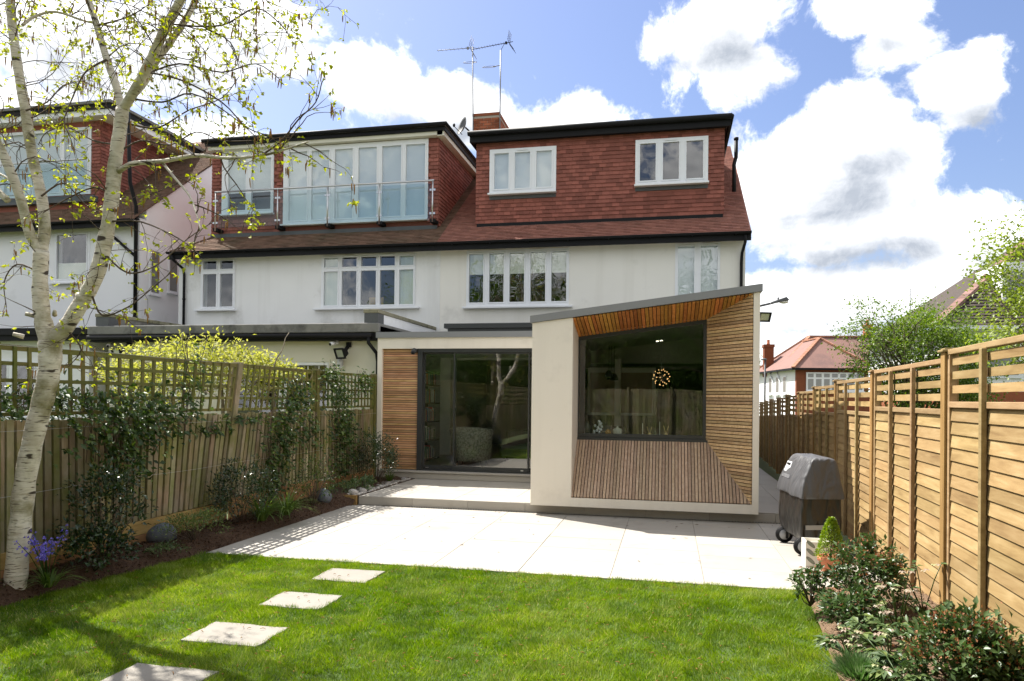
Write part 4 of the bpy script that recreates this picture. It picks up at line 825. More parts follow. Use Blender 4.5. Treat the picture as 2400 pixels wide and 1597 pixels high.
tag(MB().lathe((-6.58, 13.74, 2.30), [(.03, 0), (.055, .02), (.06, .16), (.045, .2), (.02, .21)], 14).build('wall_lantern', surf('frosted_lantern', [(.55, .56, .58)], rough=.25)), 'small frosted wall lantern beside white french doors', 'wall lamp')
# ---------------------------------------------------------------- house beyond the birch
H3 = thing('detached_house', 'white house with red tile-hung dormer and glass balcony behind the birch', 'house', (-19, 20, 0)); GX = -14.30; S3 = .754; E3 = 6.50
m = MB(); wv = (-17.05, -15.90, 4.85, 6.27); wall_with_holes(m, -26, GX, -.1, 6.6, [wv], 17.30, 17.55)
m.prism([(GX, 17.55, -.1), (GX, 28, -.1), (GX, 28, 6.6), (GX, 22.5, E3+S3*5.4), (GX, 17.55, E3+S3*.5)], (-.25, 0, 0)); m.build('wall', stucco_w, H3)
rf = MB().quad((-26, 17.0, E3), (GX+.06, 17.0, E3), (GX+.06, 22.5, E3+S3*5.5), (-26, 22.5, E3+S3*5.5)).quad((-26, 22.5, E3+S3*5.5), (GX+.06, 22.5, E3+S3*5.5), (GX+.06, 28.1, E3), (-26, 28.1, E3)); r3 = rf.build('roof', tile_n, H3)
v3 = Vector((0, 1, S3)).normalized(); n3 = Vector((0, -S3, 1)).normalized()
t1 = MB(); tiles(t1, (-22.5, 16.96, E3-.02), (1, 0, 0), v3, n3, 8.26, 6.8, keep=lambda x, s: not (-25 < x-22.5 < -16.0 and s > 1.0), seed=12); o = t1.build('roof_tile', tile_n, r3); o['kind'] = 'stuff'
gutter(H3, -26, GX+.08, 16.83, 6.35, 6.49)
window(H3, *wv, 17.28, [(-16.98, -15.99)], [(4.97, 6.21)], (-17.15, -15.85, 4.86)); room(H3, *wv, 17.55, 19, roomd)
MB().box(-16.97, -16.0, 17.32, 17.322, 4.98, 5.42).build('frosted_film', blindc, H3)
for (y0, y1, z0, z1) in ((17.75, 18.05, 4.62, 5.80), (18.52, 18.83, 4.78, 5.72)):
    w = MB().box(GX+.001, GX+.03, y0-.06, y1+.06, z0-.06, z1+.06).build('window', upvc, H3); MB().box(GX+.031, GX+.036, y0, y1, z0, z1).build('pane', MATS.get('smoked_pane') or surf('smoked_pane', [(.20, .20, .19)], rough=.08, spec=.8), w); MB().box(GX, GX+.08, y0-.09, y1+.09, z0-.10, z0-.06).build('sill', upvc, w)
d3 = MB(); dg = (-21.6, -16.35, 7.50, 9.45); wall_with_holes(d3, -24.5, -16.05, 6.9, 9.8, [dg], 17.8, 18.0); d3.box(-16.2, -16.05, 18.0, 22.3, 6.9, 9.8); dm3 = d3.build('dormer', tile_h, H3)
t1 = MB(); tiles(t1, (-16.05, 17.8, 7.0), (0, 1, 0), (0, 0, 1), (1, 0, 0), 4.6, 2.75, keep=lambda y, z: z+7.0 > E3+S3*(y+17.8-17.0)-.05, seed=13); tiles(t1, (-16.33, 17.8, 7.0), (1, 0, 0), (0, 0, 1), (0, -1, 0), .28, 2.75, seed=14)
o = t1.build('hung_tile', tile_h, dm3); o['kind'] = 'stuff'
MB().box(-25, -15.35, 17.35, 23, 9.92, 10.0).build('dormer_roof', felt, dm3); MB().box(-25, -15.40, 17.40, 17.45, 9.78, 9.92).box(-15.44, -15.40, 17.45, 22.6, 9.78, 9.92).build('dormer_fascia', blackp, dm3); MB().box(-25, -15.45, 17.45, 17.8, 9.62, 9.78).box(-16.05, -15.45, 17.8, 22.4, 9.62, 9.78).build('white_cornice', stucco_w, dm3)
window(H3, *dg, 17.765, [(-21.5, -20.6), (-20.45, -19.5), (-19.35, -18.45), (-18.3, -17.4), (-17.25, -16.45)], [(7.6, 9.36)], name='folding_doors'); room(H3, *dg, 18.0, 20); MB().box(-21.6, -16.36, 17.83, 17.835, 7.52, 9.44).build('blind', blindm, H3)
rl = MB().tube([(-22, 17.5, 8.42), (-16.25, 17.5, 8.42)], .024, 8).build('handrail', steel, H3); MB().box(-22, -16.3, 17.495, 17.505, 7.38, 8.36).build('glass_panel', pane_bl, rl)
MB().box(-24, -16.1, 17.62, 17.8, 7.25, 7.42).build('lead_apron', lead, dm3)
downpipe(H3, [(-14.4, 16.9, 9.5), (-14.38, 17.0, 7.5), (-14.36, 17.22, 6.9), (-14.36, 17.24, 3.6)], .05); MB().tube([(-15.1, 17.24, 6.1), (-14.36, 17.24, 5.52)], .04, 8).build('waste_pipe', blackp, H3)
chimney(H3, -20.9, -20.1, 21.8, 22.9, 10.0, 11.2)
X3 = thing('garden_annexe', 'low white annexe with black roof edge left of the cream extension', 'extension', (-16, 15, 0))
wx = (-15.6, -14.1, 1.2, 2.5); m = MB(); wall_with_holes(m, -22, -12.75, 0, 3.0, [wx], 13.9, 14.1); m.box(-12.95, -12.75, 14.1, 17.3, 0, 3.0); m.build('wall', stucco_w, X3); MB().box(-22.2, -12.55, 13.6, 17.3, 3.05, 3.2).build('flat_roof', blackp, X3); MB().box(-22.1, -12.6, 13.66, 13.9, 2.93, 3.048).build('fascia_board', blackp, X3)
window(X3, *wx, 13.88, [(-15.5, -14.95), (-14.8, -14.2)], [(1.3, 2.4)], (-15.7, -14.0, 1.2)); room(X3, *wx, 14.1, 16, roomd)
# ---------------------------------------------------------------- red-roofed house beyond the right fence
H4 = thing('detached_house', 'brick and white house with pinkish hipped roof beyond the fence', 'house', (9, 50, -.06)); c0 = Vector((7.52, 46, 0)); ua = Vector((.989, .147, 0)); va = Vector((-.147, .989, 0)); E4 = 3.73
P4 = lambda u, v, z: c0+ua*u+va*v+Vector((0, 0, z))
m = MB().prism([P4(.02, .1, -.06), P4(.02, 8.6, -.06), P4(.02, 8.6, E4), P4(.02, .1, E4)], -va*0-ua*0+ua*.25); m.build('side_wall', stucco_w, H4)
m = MB().prism([P4(0, 0, -.06), P4(4.2, 0, -.06), P4(4.2, 0, E4), P4(0, 0, E4)], va*.25).prism([P4(4.2, .25, -.06), P4(4.2, 3.2, -.06), P4(4.2, 3.2, E4), P4(4.2, .25, E4)], ua*-.25).prism([P4(4.2, 3.2, -.06), P4(12, 3.2, -.06), P4(12, 3.2, E4), P4(4.2, 3.2, E4)], va*.25); m.build('brick_wall', brick_m, H4)
m = MB(); o_ = .3; A, B_, Cc, D_ = P4(-o_, -o_, E4), P4(4.2+o_, -o_, E4), P4(4.2+o_, 3.0, E4), P4(-o_, 9, E4); ap = P4(2.1, 2.2, 5.72); ap2 = P4(2.1, 5.2, 5.72)
m.poly([A, B_, ap]); m.poly([A, ap, ap2, P4(-o_, 5.2, E4)]); m.poly([B_, P4(4.5, 5.2, E4), ap2, ap])
r1, r2 = P4(2.63, 5.67, 6.10), P4(9.4, 5.67, 6.10); m.poly([P4(-o_, 2.9, E4+.002), r1, P4(-o_, 8.9, E4)]); m.poly([P4(-o_, 2.9, E4+.002), P4(12.3, 2.9, E4+.002), r2, r1]); m.poly([r1, r2, P4(12.3, 8.9, E4), P4(-o_, 8.9, E4)]); m.poly([P4(12.3, 2.9, E4), P4(12.3, 8.9, E4), r2])
r4 = m.build('roof', tile_b, H4)
q = MB()
for (a, b_) in ((A, ap), (B_, ap), (ap, ap2), (r1, r2), (P4(-o_, 8.9, E4), r1), (P4(.9, 3.9, 4.6), r1)):
    n_ = max(4, int((b_-a).length/.33))
    for k in range(n_): p, e = a+(b_-a)*(k/n_), a+(b_-a)*((k+.94)/n_); bar(q, p+Vector((0, 0, .03)), e+Vector((0, 0, .03)), .22, .10, t=random.random())
q.build('ridge_tile', surf('terracotta_ridge', [(.30, .13, .08), (.38, .19, .12)], 6, rough=.9, vary=.25), r4)
q = MB()
for (a, b_) in ((A, B_), (A, P4(-o_, 9, E4))): bar(q, a-Vector((0, 0, .06)), b_-Vector((0, 0, .06)), .10, .12)
q.build('gutter', blackp, H4)
bay = MB().prism([P4(.55, -.02, 2.35), P4(3.9, -.02, 2.35), P4(3.9, -.02, 3.48), P4(.55, -.02, 3.48)], va*-.06).build('window', upvc, H4)
for i in range(7):
    u0 = .64+i*.47
    for (z0, z1) in ((2.45, 3.08), (3.18, 3.40)): MB().prism([P4(u0, -.085, z0), P4(u0+.33, -.085, z0), P4(u0+.33, -.085, z1), P4(u0, -.085, z1)], va*.004).build('pane', MATS['smoked_pane'], bay)
MB().prism([P4(.45, -.09, 2.28), P4(4.0, -.09, 2.28), P4(4.0, -.09, 2.35), P4(.45, -.09, 2.35)], va*-.1).build('sill', upvc, H4)
for v0 in (1.9, 3.4, 5.0):
    w = MB().prism([P4(.015, v0, 2.2), P4(.015, v0+.75, 2.2), P4(.015, v0+.75, 3.35), P4(.015, v0, 3.35)], ua*-.03).build('window', upvc, H4); MB().prism([P4(-.02, v0+.1, 2.3), P4(-.02, v0+.65, 2.3), P4(-.02, v0+.65, 3.27), P4(-.02, v0+.1, 3.27)], ua*-.004).build('pane', MATS['smoked_pane'], w); MB().prism([P4(.0, v0-.08, 2.1), P4(.0, v0+.83, 2.1), P4(.0, v0+.83, 2.18), P4(.0, v0-.08, 2.18)], ua*-.12).build('sill', upvc, w)
for v0, s in ((2.9, 1), (4.4, 1)): MB().tube([P4(-.05, v0+.8, E4-.08), P4(-.06, v0+.7, E4-.3), P4(-.06, v0, 3.0-.2), P4(-.06, v0, 0)], .045, 6).build('downpipe', upvc, H4)
def small_chimney(p, w, d, z0, z1):
    c = MB().box(p[0]-w/2, p[0]+w/2, p[1], p[1]+d, z0, z1-.2).box(p[0]-w/2-.05, p[0]+w/2+.05, p[1]-.05, p[1]+d+.05, z1-.2, z1).build('chimney', brick_m, H4); MB().lathe((p[0], p[1]+d/2, z1), [(.12, 0), (.10, .1), (.09, .3), (.11, .34)], 12).build('chimney_pot', terra, c)
small_chimney((6.75, 52.2), .62, .9, 3.4, 5.62); small_chimney((13.25, 53), .42, .6, 5.6, 7.0)
# ---------------------------------------------------------------- white house far right, half hidden by trees
H5 = thing('detached_house', 'white rendered house with dark brown hipped roof behind the lime green tree', 'house', (12, 28, -.06))
m = MB(); wq = (10.0, 11.4, 4.75, 5.8); m.box(8.26, 16.5, 24.3, 33, 2.1, 4.1); m.build('wall', stucco_w, H5); MB().box(8.30, 16.5, 24.28, 33, -.06, 2.1).build('brick_plinth', brick_m, H5)
e5 = 4.05; m = MB().poly([(7.8, 23.8, e5), (17, 23.8, e5), (14, 28.6, 7.8), (12.6, 28.6, 7.8)]).poly([(7.8, 23.8, e5), (12.6, 28.6, 7.8), (7.8, 33.4, e5)]); r5 = m.build('roof', tile_d, H5)
t1 = MB(); vv = Vector((0, 4.8, 3.75)); L5 = vv.length; tiles(t1, (7.8, 23.76, e5-.02), (1, 0, 0), vv, (0, -3.75, 4.8), 9.2, 3.6, tw=.25, gauge=.18, th=.02, keep=lambda x, s: x > s*.80 and x < 9.2-s*.5, seed=21); o = t1.build('roof_tile', tile_d, r5); o['kind'] = 'stuff'
q = MB(); a, b_ = Vector((7.8, 23.8, e5)), Vector((12.6, 28.6, 7.8))
for k in range(26): bar(q, a+(b_-a)*(k/26)+Vector((0, 0, .05)), a+(b_-a)*((k+.95)/26)+Vector((0, 0, .05)), .24, .10, t=random.random())
q.build('hip_tile', tile_b, r5); MB().box(7.9, 17, 23.72, 23.82, 3.93, 4.04).build('gutter', upvc, H5); MB().box(8.0, 16.8, 23.83, 24.3, 3.90, 3.93).build('soffit', upvc, H5)
d5 = MB().box(10.05, 11.6, 24.9, 27, 4.7, 6.1).build('dormer', stucco_w, H5); w = MB().box(10.0, 11.4, 24.84, 24.899, 4.8, 5.9).build('window', upvc, H5)
for x in (10.1, 10.78): MB().box(x, x+.55, 24.83, 24.839, 4.9, 5.8).build('pane', MATS['smoked_pane'], w)
for x in (9.1, 12): w = MB().box(x, x+1.2, 24.24, 24.299, 2.5, 3.6).build('window', upvc, H5); MB().box(x+.1, x+1.1, 24.232, 24.239, 2.6, 3.5).build('pane', MATS['smoked_pane'], w)
# ---------------------------------------------------------------- street lamps, far aerial
L1 = thing('street_lamp', 'grey street lamp arm reaching out beyond the cedar box', 'street lamp', (2.9, 28, -.06))
MB().tube([(2.9, 28, -.06), (2.9, 28, 4.9), (3.0, 28, 5.12), (3.3, 28, 5.25), (3.75, 28, 5.35)], [.09, .06, .05, .045, .04], 10).build('lamp_post', lead, L1)
hd = MB().add([(3.62, 27.9, 5.30), (4.30, 27.88, 5.44), (4.30, 28.12, 5.44), (3.62, 28.1, 5.30), (3.66, 27.93, 5.38), (4.2, 27.90, 5.56), (4.2, 28.1, 5.56), (3.66, 28.07, 5.38)], [(0, 3, 2, 1), (4, 5, 6, 7), (0, 1, 5, 4), (1, 2, 6, 5), (2, 3, 7, 6), (3, 0, 4, 7)]).build('lamp_head', lead, L1, bevel=.02)
MB().ball((4.12, 28, 5.38), (.17, .10, .07), 12, 8).build('lamp_bowl', surf('frosted_bowl', [(.62, .60, .52)], rough=.3), L1); MB().lathe((3.92, 28, 5.47), [(.03, 0), (.03, .05), (.01, .08), (.01, .13)], 8).build('photocell', blackp, L1)
L2 = thing('street_lamp', 'thin distant post with flat lamp head beside the white gable wall', 'street lamp', (3.73, 30, -.06)); MB().tube([(3.73, 30, -.06), (3.73, 30, 3.42)], .035, 8).build('lamp_post', lead, L2); MB().lathe((3.68, 30, 3.36), [(.03, .06), (.11, .03), (.12, 0), (.05, -.01)], 14).build('lamp_head', lead, L2)
A2 = thing('tv_aerial', 'thin aerial mast rising behind the green tree', 'aerial', (13.44, 45, 3)); MB().tube([(13.44, 45, 3), (13.44, 45, 8.2)], .025, 6).build('mast', alu, A2); q = MB().tube([(13.5, 45, 8.17), (12.6, 44.8, 8.2)], .012, 5)
for k in range(7): q.tube([(13.35-k*.11, 44.75, 8.18), (13.35-k*.11, 45.2, 8.18)], .006, 4)
q.build('yagi_boom', alu, A2)
# ---------------------------------------------------------------- right fence: stepped slatted panels between capped posts
PY_ = [-4.6, -2.3, 0, 1.9, 3.75, 6.128, 8.565, 10.82, 12.851, 14.791, 16.974, 18.934, 20.99, 22.719, 24.325, 26.3]; PZ_ = [2.40, 2.37, 2.32, 2.27, 2.225, 2.167, 2.101, 2.056, 1.999, 1.934, 1.892, 1.836, 1.797, 1.756, 1.714, 1.67]
fxx = lambda y: FA+FS*y
F1 = thing('timber_fence', 'new golden timber fence with slatted top and capped posts', 'fence', (fxx(10), 10, 0)); fd = Vector((FS, 1, 0)).normalized(); fn = Vector((-1, FS, 0)).normalized()
def fbox(m, y0, y1, d0, d1, z0, z1):
    a = Vector((fxx(y0), y0, 0)); b_ = Vector((fxx(y1), y1, 0)); p = [a+fn*d0, b_+fn*d0, b_+fn*d1, a+fn*d1]
    m.add([(*q.xy, z0) for q in p]+[(*q.xy, z1) for q in p], [(0, 1, 2, 3), (7, 6, 5, 4), (4, 5, 1, 0), (5, 6, 2, 1), (6, 7, 3, 2), (7, 4, 0, 3)]); return m
for i, (y, z) in enumerate(zip(PY_, PZ_)):
    if y < 3: continue
    p = fbox(MB(), y-.05, y+.05, -.05, .05, -.05, z-.03).build('post', fence_p, F1, bevel=.008); m = MB(); fbox(m, y-.068, y+.068, -.068, .068, z-.03, z-.012); fbox(m, y-.05, y+.05, -.05, .05, z-.0119, z); m.build('post_cap', fence_s, p, bevel=.005)
def zbot(y): return float(np.interp(y, [0, 5, 6.5, 8, 11, 26], [.17, .17, .12, .04, .10, .0]))
for i in range(4, len(PY_)-1):
    y0, y1, zt_ = PY_[i]+.055, PY_[i+1]-.055, PZ_[i]-.072; b0 = zbot((y0+y1)/2)-.05; zm = zt_-.395
    fr = MB(); fbox(fr, y0, y1, -.026, .034, zt_-.04, zt_)
    pn = fr.build('fence_panel', fence_s, F1, bevel=.004)
    for (sa, sb) in ((y0, y0+.045), (y1-.045, y1)): fbox(MB(), sa, sb, -.022, .03, b0, zt_-.041).build('stile', fence_s, pn, bevel=.004)
    fbox(MB(), y0+.046, y1-.046, -.026, .034, zm-.045, zm).build('middle_rail', fence_s, pn, bevel=.004)
    for k in (1, 2): yy = y0+(y1-y0)*k/3; fbox(MB(), yy-.026, yy+.026, .0265, .060, b0+.0, zt_-.041).build('batten', fence_s, pn, bevel=.004)
    for k in range(3): zz = zm+.035+k*.105; fbox(MB(), y0+.046, y1-.046, -.004, .012, zz+.028, zz+.086).build('slat', fence_b, pn)
    nb = int((zm-.046-b0)/.0965); pit = (zm-.047-b0)/nb; seg = [y0+.046]+[y0+(y1-y0)*k/3 for k in (1, 2)]+[y1-.046]
    if i > 9:                                               # far panels: boards run the whole panel
        seg = [y0+.046, y1-.046]
    for s0, s1 in zip(seg[:-1], seg[1:]):
        for k in range(nb):
            zz = b0+k*pit; m = MB(); a = Vector((fxx(s0), s0, 0)); c_ = Vector((fxx(s1), s1, 0)); vs = []
            for q in (a, c_):
                for (d, h) in ((-.006, 0), (.0215, 0.003), (.0125, pit-.009), (.004, pit+.004), (-.006, pit+.004)): vs.append((*(q+fn*d).xy, zz+h))
            m.add(vs, [(0, 1, 2, 3, 4)[::-1], (5, 6, 7, 8, 9)]+[(j, (j+1) % 5, (j+1) % 5+5, j+5)[::-1] for j in range(5)]); m.build('fence_board', fence_b, pn)
m = MB()                                                    # behind the viewer the panels only show as reflections
for i in range(4):
    y0, y1, zt_ = PY_[i]+.055, PY_[i+1]-.055, PZ_[i]-.072
    for k in range(16): fbox(m, y0, y1, -.006, .016, .1+k*.0965, .19+k*.0965)
    for k in range(3): fbox(m, y0, y1, -.004, .012, 1.75+k*.105, 1.81+k*.105)
    fbox(m, y0, y1, -.03, .03, zt_-.04, zt_); fbox(m, y0-.1, y0, -.05, .05, 0, zt_+.05)
o = m.build('fence_board', fence_b, F1); o['kind'] = 'stuff'
# ---------------------------------------------------------------- left fence: feather-edge boards, trellis on top
LX = -5.70
F2 = thing('trellis_fence', 'old green-stained board fence topped with square trellis', 'fence', (LX, 9, 0))
lean = lambda y: .19*math.exp(-((y-8.7)/1.3)**2)-.03*math.exp(-((y-6)/1.0)**2)
def lp(x, y, z): return Vector((x+.015*math.sin(y*1.7), y+lean(y)*(z-1.0), z))
def lbar(y, w, x0, x1, z0, z1, t=0.0, m=None):
    m = m or MB(); vs = []
    for z in (z0, z1):
        for (xx, yy) in ((x0, y-w/2), (x1, y-w/2), (x1, y+w/2), (x0, y+w/2)): q = lp(xx, yy, z); vs.append(q)
    m.add(vs, [(0, 1, 2, 3), (7, 6, 5, 4), (4, 5, 1, 0), (5, 6, 2, 1), (6, 7, 3, 2), (7, 4, 0, 3)], t); return m
y = 3.6
while y < 13.5:
    w = random.uniform(.092, .104); d = random.uniform(-.006, .006); h = 1.50+random.uniform(-.012, .012); z0 = float(np.interp(y, [4, 8, 10, 13], [.32, .36, .38, .30]))
    vs = []
    for z in (z0, h):                                       # wedge section, thick edge over the next board's thin edge
        for (xx, yy) in ((LX+.012, y), (LX+.040, y), (LX+.030, y+w-.017), (LX+.012, y+w-.017)): vs.append(lp(xx+d, yy, z))
    MB().add(vs, [(0, 1, 2, 3), (7, 6, 5, 4), (4, 5, 1, 0), (5, 6, 2, 1), (6, 7, 3, 2), (7, 4, 0, 3)]).build('fence_board', old_b, F2); y += w
m = MB(); yb = 3.6  # boards added behind the gaps to stop sun leaks and keep grooves dark
while yb < 13.4: lbar(yb+.15, .30, LX-.012, LX+.004, .34, 1.47, random.random(), m); yb += .298
o = m.build('added_backing_board', old_b, F2); o['kind'] = 'stuff'
lposts = [5.14, 8.55, 11.0, 13.42]
for y in lposts+[3.7]: lbar(y, .10, LX-.05, LX+.055, 0, 2.19).build('post', old_t if y != 8.55 else old_b, F2, bevel=.006)
for a, c in ((3.7, 5.14), (5.14, 8.55), (8.55, 11.0), (11.0, 13.42)):
    for z in (1.555, 1.705, 1.855, 2.005, 2.145):
        p, q = lp(LX+.012, a+.05, z), lp(LX+.012, c-.05, z); m = MB(); bar(m, p, q,   .030, .034 if z < 2.1 else .050); m.build('trellis_rail', old_h, F2)
    n = int((c-a-.1)/.152); s = (c-a-.1)/n
    for k in range(n+1):
        if k in (0, n): lbar(a+.06+(c-a-.12)*k/n, .035, LX-.004, LX+.028, 1.53, 2.12).build('trellis_lath', old_t, F2)
        else: lbar(a+.05+s*k, .036, LX+.0275, LX+.045, 1.535, 2.16).build('trellis_lath', old_t, F2)
    for j in range(2):
        zg = float(np.interp((a+c)/2, [4, 8, 10, 13], [.32, .36, .38, .30])); MB().box(LX+.005, LX+.055, a+.05, c-.05, zg-.15*(j+1)+.002, zg-.15*j-.002).build('gravel_board', gravelb, F2, bevel=.004)
    for z in (.55, 1.3): MB().box(LX-.045, LX-.002, a+.05, c-.05, z, z+.07).build('arris_rail', old_b, F2)
m = MB(); y = -5.0
while y < 3.6: lbar(y, .097, LX, LX+.02, .3, 1.5, random.random(), m); y += .1
for k in range(58): lbar(-5+k*.15, .028, LX+.02, LX+.035, 1.5, 2.15, random.random(), m)
for z in (1.555, 1.705, 1.855, 2.005, 2.145): bar(m, (LX, -5, z), (LX, 3.65, z), .03, .03)
o = m.build('fence_board', old_b, F2); o['kind'] = 'stuff'
w = thing('training_wire', 'thin galvanised wires stretched along the old board fence', 'wire', (LX+.07, 8, .9))
for z in (.85, 1.42, 2.17): MB().tube([lp(LX+.075, yy, z-.012*math.sin((yy-4)*1.3)**2) for yy in np.linspace(4, 13.4, 30)], .0016, 4).build('wire', steel, w)
F3 = thing('garden_end_fence', 'sunlit board fence across the garden end mirrored in the picture window', 'fence', (-2, -11, 0)); m = MB(); x = -5.7
while x < 2.4: w_ = random.uniform(.12, .15); m.box(x, x+w_-.008, -11.02, -11.0, .05, 2.2+random.uniform(-.01, .01), random.random()); x += w_
o = m.build('fence_board', old_b, F3); o['kind'] = 'stuff'
for x in (-5.6, -3.7, -1.8, .1, 2.0): MB().box(x-.05, x+.05, -10.998, -10.9, -.05, 2.3).build('post', old_b, F3)
for z in (.4, 1.2, 2.0): MB().box(-5.7, 2.4, -11.08, -11.021, z, z+.07).build('rail', old_b, F3)
# ---------------------------------------------------------------- covered barbecue, cube planter, potted topiary
BQ = thing('covered_barbecue', 'gas barbecue under a grey and black vinyl cover by the fence', 'barbecue', (1.66, 9.1, .012)); bo = Vector((1.66, 9.08, .012)); ba = math.radians(7)
def bp(x, y, z):
    x *= .93; y *= .84; return bo+Vector((x*math.cos(ba)-y*math.sin(ba), x*math.sin(ba)+y*math.cos(ba), z))
prof = [(-.33, .80), (-.34, .74), (-.335, .70)]
def loft(secs, n, mat, name, seed, amp):
    q = random.Random(seed); m = MB(); vs = []; k = len(secs[0])
    for j, s in enumerate(secs):
        for i, (x, y, z) in enumerate(s): vs.append(bp(x+q.uniform(-amp, amp), y+q.uniform(-amp, amp), z+q.uniform(-amp, amp)*.5))
    fs = [(j*k+i, j*k+(i+1) % k, (j+1)*k+(i+1) % k, (j+1)*k+i) for j in range(len(secs)-1) for i in range(k)]
    fs.append(tuple(range((len(secs)-1)*k, len(secs)*k))); m.add(vs, fs, 0, True); o = m.build(name, mat, BQ); sb = o.modifiers.new('soft', 'SUBSURF'); sb.levels = sb.render_levels = 2; return o
def ring(hx0, hx1, hy, z, n=8, wav=0.0, ph=0.0):
    pts = []
    for (ax, ay, bx, by) in ((hx0, -hy, hx1, -hy), (hx1, -hy, hx1, hy), (hx1, hy, hx0, hy), (hx0, hy, hx0, -hy)):
        for i in range(n):
            s = i/n; x, y = ax+(bx-ax)*s, ay+(by-ay)*s; d = wav*math.sin(i*2.3+ph+ax*7); pts.append((x+(d if ax == bx else 0), y+(d if ay == by else 0), z))
    return pts
loft([ring(-.285, .235, .565, .645, 8, .020, 1), ring(-.295, .245, .575, .66, 8, .022, 1), ring(-.285, .235, .56, .74, 8, .014, 1), ring(-.262, .22, .53, .84, 8, .010, 2), ring(-.165, .18, .49, 1.03, 8, .004), ring(-.125, .155, .465, 1.08, 8), ring(-.10, .135, .44, 1.095, 8), ring(-.05, .09, .40, 1.10, 8)], 8, cover_t, 'cover_hood', 3, .009)
loft([ring(-.235, .205, .50, .165, 8, .02), ring(-.27, .215, .53, .20, 8, .022, 2), ring(-.29, .225, .55, .38, 8, .02, 1), ring(-.275, .22, .545, .52, 8, .014, 3), ring(-.262, .215, .54, .66, 8, .01), ring(-.255, .21, .535, .75, 8)], 8, cover_b, 'cover_skirt', 4, .014)
m = MB()
for (x, y) in ((-.20, -.42), (.17, -.42), (-.20, .42), (.17, .42)): bar(m, bp(x, y, 0.0 if x > 0 else .05), bp(x, y, .22), .045, .045, (0, 1, 0))
bar(m, bp(-.20, -.42, .17), bp(.17, -.42, .17), .03, .05); bar(m, bp(-.20, -.42, .17), bp(-.2, .42, .17), .03, .05); m.build('cart_frame', blackp, BQ)
for y in (-.48, .40):
    c1, c2 = bp(-.225, y, .10), bp(-.225, y+.045, .10); wl = MB().tube([c1, c2], .10, 22).build('wheel', blackp, BQ); MB().tube([c1+(c1-c2)*.12, c1+(c2-c1)*.1], .062, 18).build('hub_cap', surf('grey_hub', [(.33, .33, .34)], rough=.5) if 'grey_hub' not in MATS else MATS['grey_hub'], wl)
m = MB(); bar(m, bp(-.22, -.555, .325), bp(.06, -.56, .335), .012, .05); m.build('velcro_strap', surf('grey_webbing', [(.27, .26, .25)], rough=.9), BQ)
def on_hood(x0, x1, y0, y1, off):                             # a patch lying on the sloping front of the hood
    P = lambda s, y: bp(-.262+(-.172+.262)*s-(off-.012)*1.5, y, .80+(1.02-.80)*s+(off-.012)*.8)
    return [P(x0, y0), P(x1, y0), P(x1, y1), P(x0, y1)]
lb = MB().poly(on_hood(.38, .92, .20, .42, .016)).build('care_label', upvc, BQ)
MB().poly(on_hood(.72, .84, .23, .39, .019)).build('label_logo', blackp, lb); MB().poly(on_hood(.05, .27, .02, .46, .017)).build('label_text_band', surf('label_dark', [(.045, .045, .05)], rough=.7), BQ)
for k in range(4): MB().poly(on_hood(.08+k*.045, .10+k*.045, .06, .42, .0185)).build('label_line', surf('label_print', [(.22, .22, .23)], rough=.7) if 'label_print' not in MATS else MATS['label_print'], BQ)
def cube_planter():
    x0, x1, y0, y1, z0, z1 = 1.425, 1.675, 8.08, 8.33, .012, .275
    t = thing('cube_planter', 'pale cube planter printed with grey leaf sprigs beside the barbecue', 'planter', (1.55, 8.2, .012)); m = MB(); wall_with_holes(m, x0, x1, z0, z1, [], y0, y0+.02); m.box(x0, x0+.02, y0+.02, y1, z0, z1).box(x1-.02, x1, y0+.02, y1, z0, z1).box(x0+.02, x1-.02, y1-.02, y1, z0, z1).box(x0+.02, x1-.02, y0+.02, y1-.02, z0, z1-.05); m.build('planter_body', surf('glazed_white', [(.66, .64, .57), (.70, .68, .62)], 5, rough=.35), t)
    lm = surf('printed_leaf_grey', [(.20, .22, .17)], rough=.5); ed = surf('printed_leaf_edge', [(.06, .065, .05)], rough=.5); cx_ = (x0+x1)/2
    MB().box(cx_-.006, cx_+.006, y0-.003, y0-.0005, z0+.03, z1-.03).build('printed_stem', upvc, t)
    for k in range(3):
        for s in (-1, 1):
            c_ = Vector((cx_+s*.075, y0-.001, z0+.07+k*.085)); a = s*math.radians(48)
            for (sc, mt, dy) in ((1.0, ed, 0), (.86, lm, -.0012)):
                pts = [(c_.x+(math.cos(q)*.055*sc)*math.cos(math.pi/2-a)-(math.sin(q)*.019*sc)*math.sin(math.pi/2-a), y0-.0015+dy, c_.z+(math.cos(q)*.055*sc)*math.sin(math.pi/2-a)+(math.sin(q)*.019*sc)*math.cos(math.pi/2-a)) for q in np.linspace(0, 2*math.pi, 14, endpoint=False)]
                MB().poly(pts).build('printed_leaf', mt, t)
cube_planter()
tp = thing('plant_pot', 'orange terracotta pot holding the cone topiary', 'plant pot', (1.60, 7.72, .012))
MB().lathe((1.60, 7.72, .012), [(.085, 0), (.105, .10), (.118, .15), (.128, .152), (.130, .195), (.112, .195), (.108, .17)], 28).build('pot_body', terra, tp); MB().lathe((1.60, 7.72, .175), [(.106, 0), (.02, .012)], 20).build('compost', soil, tp)
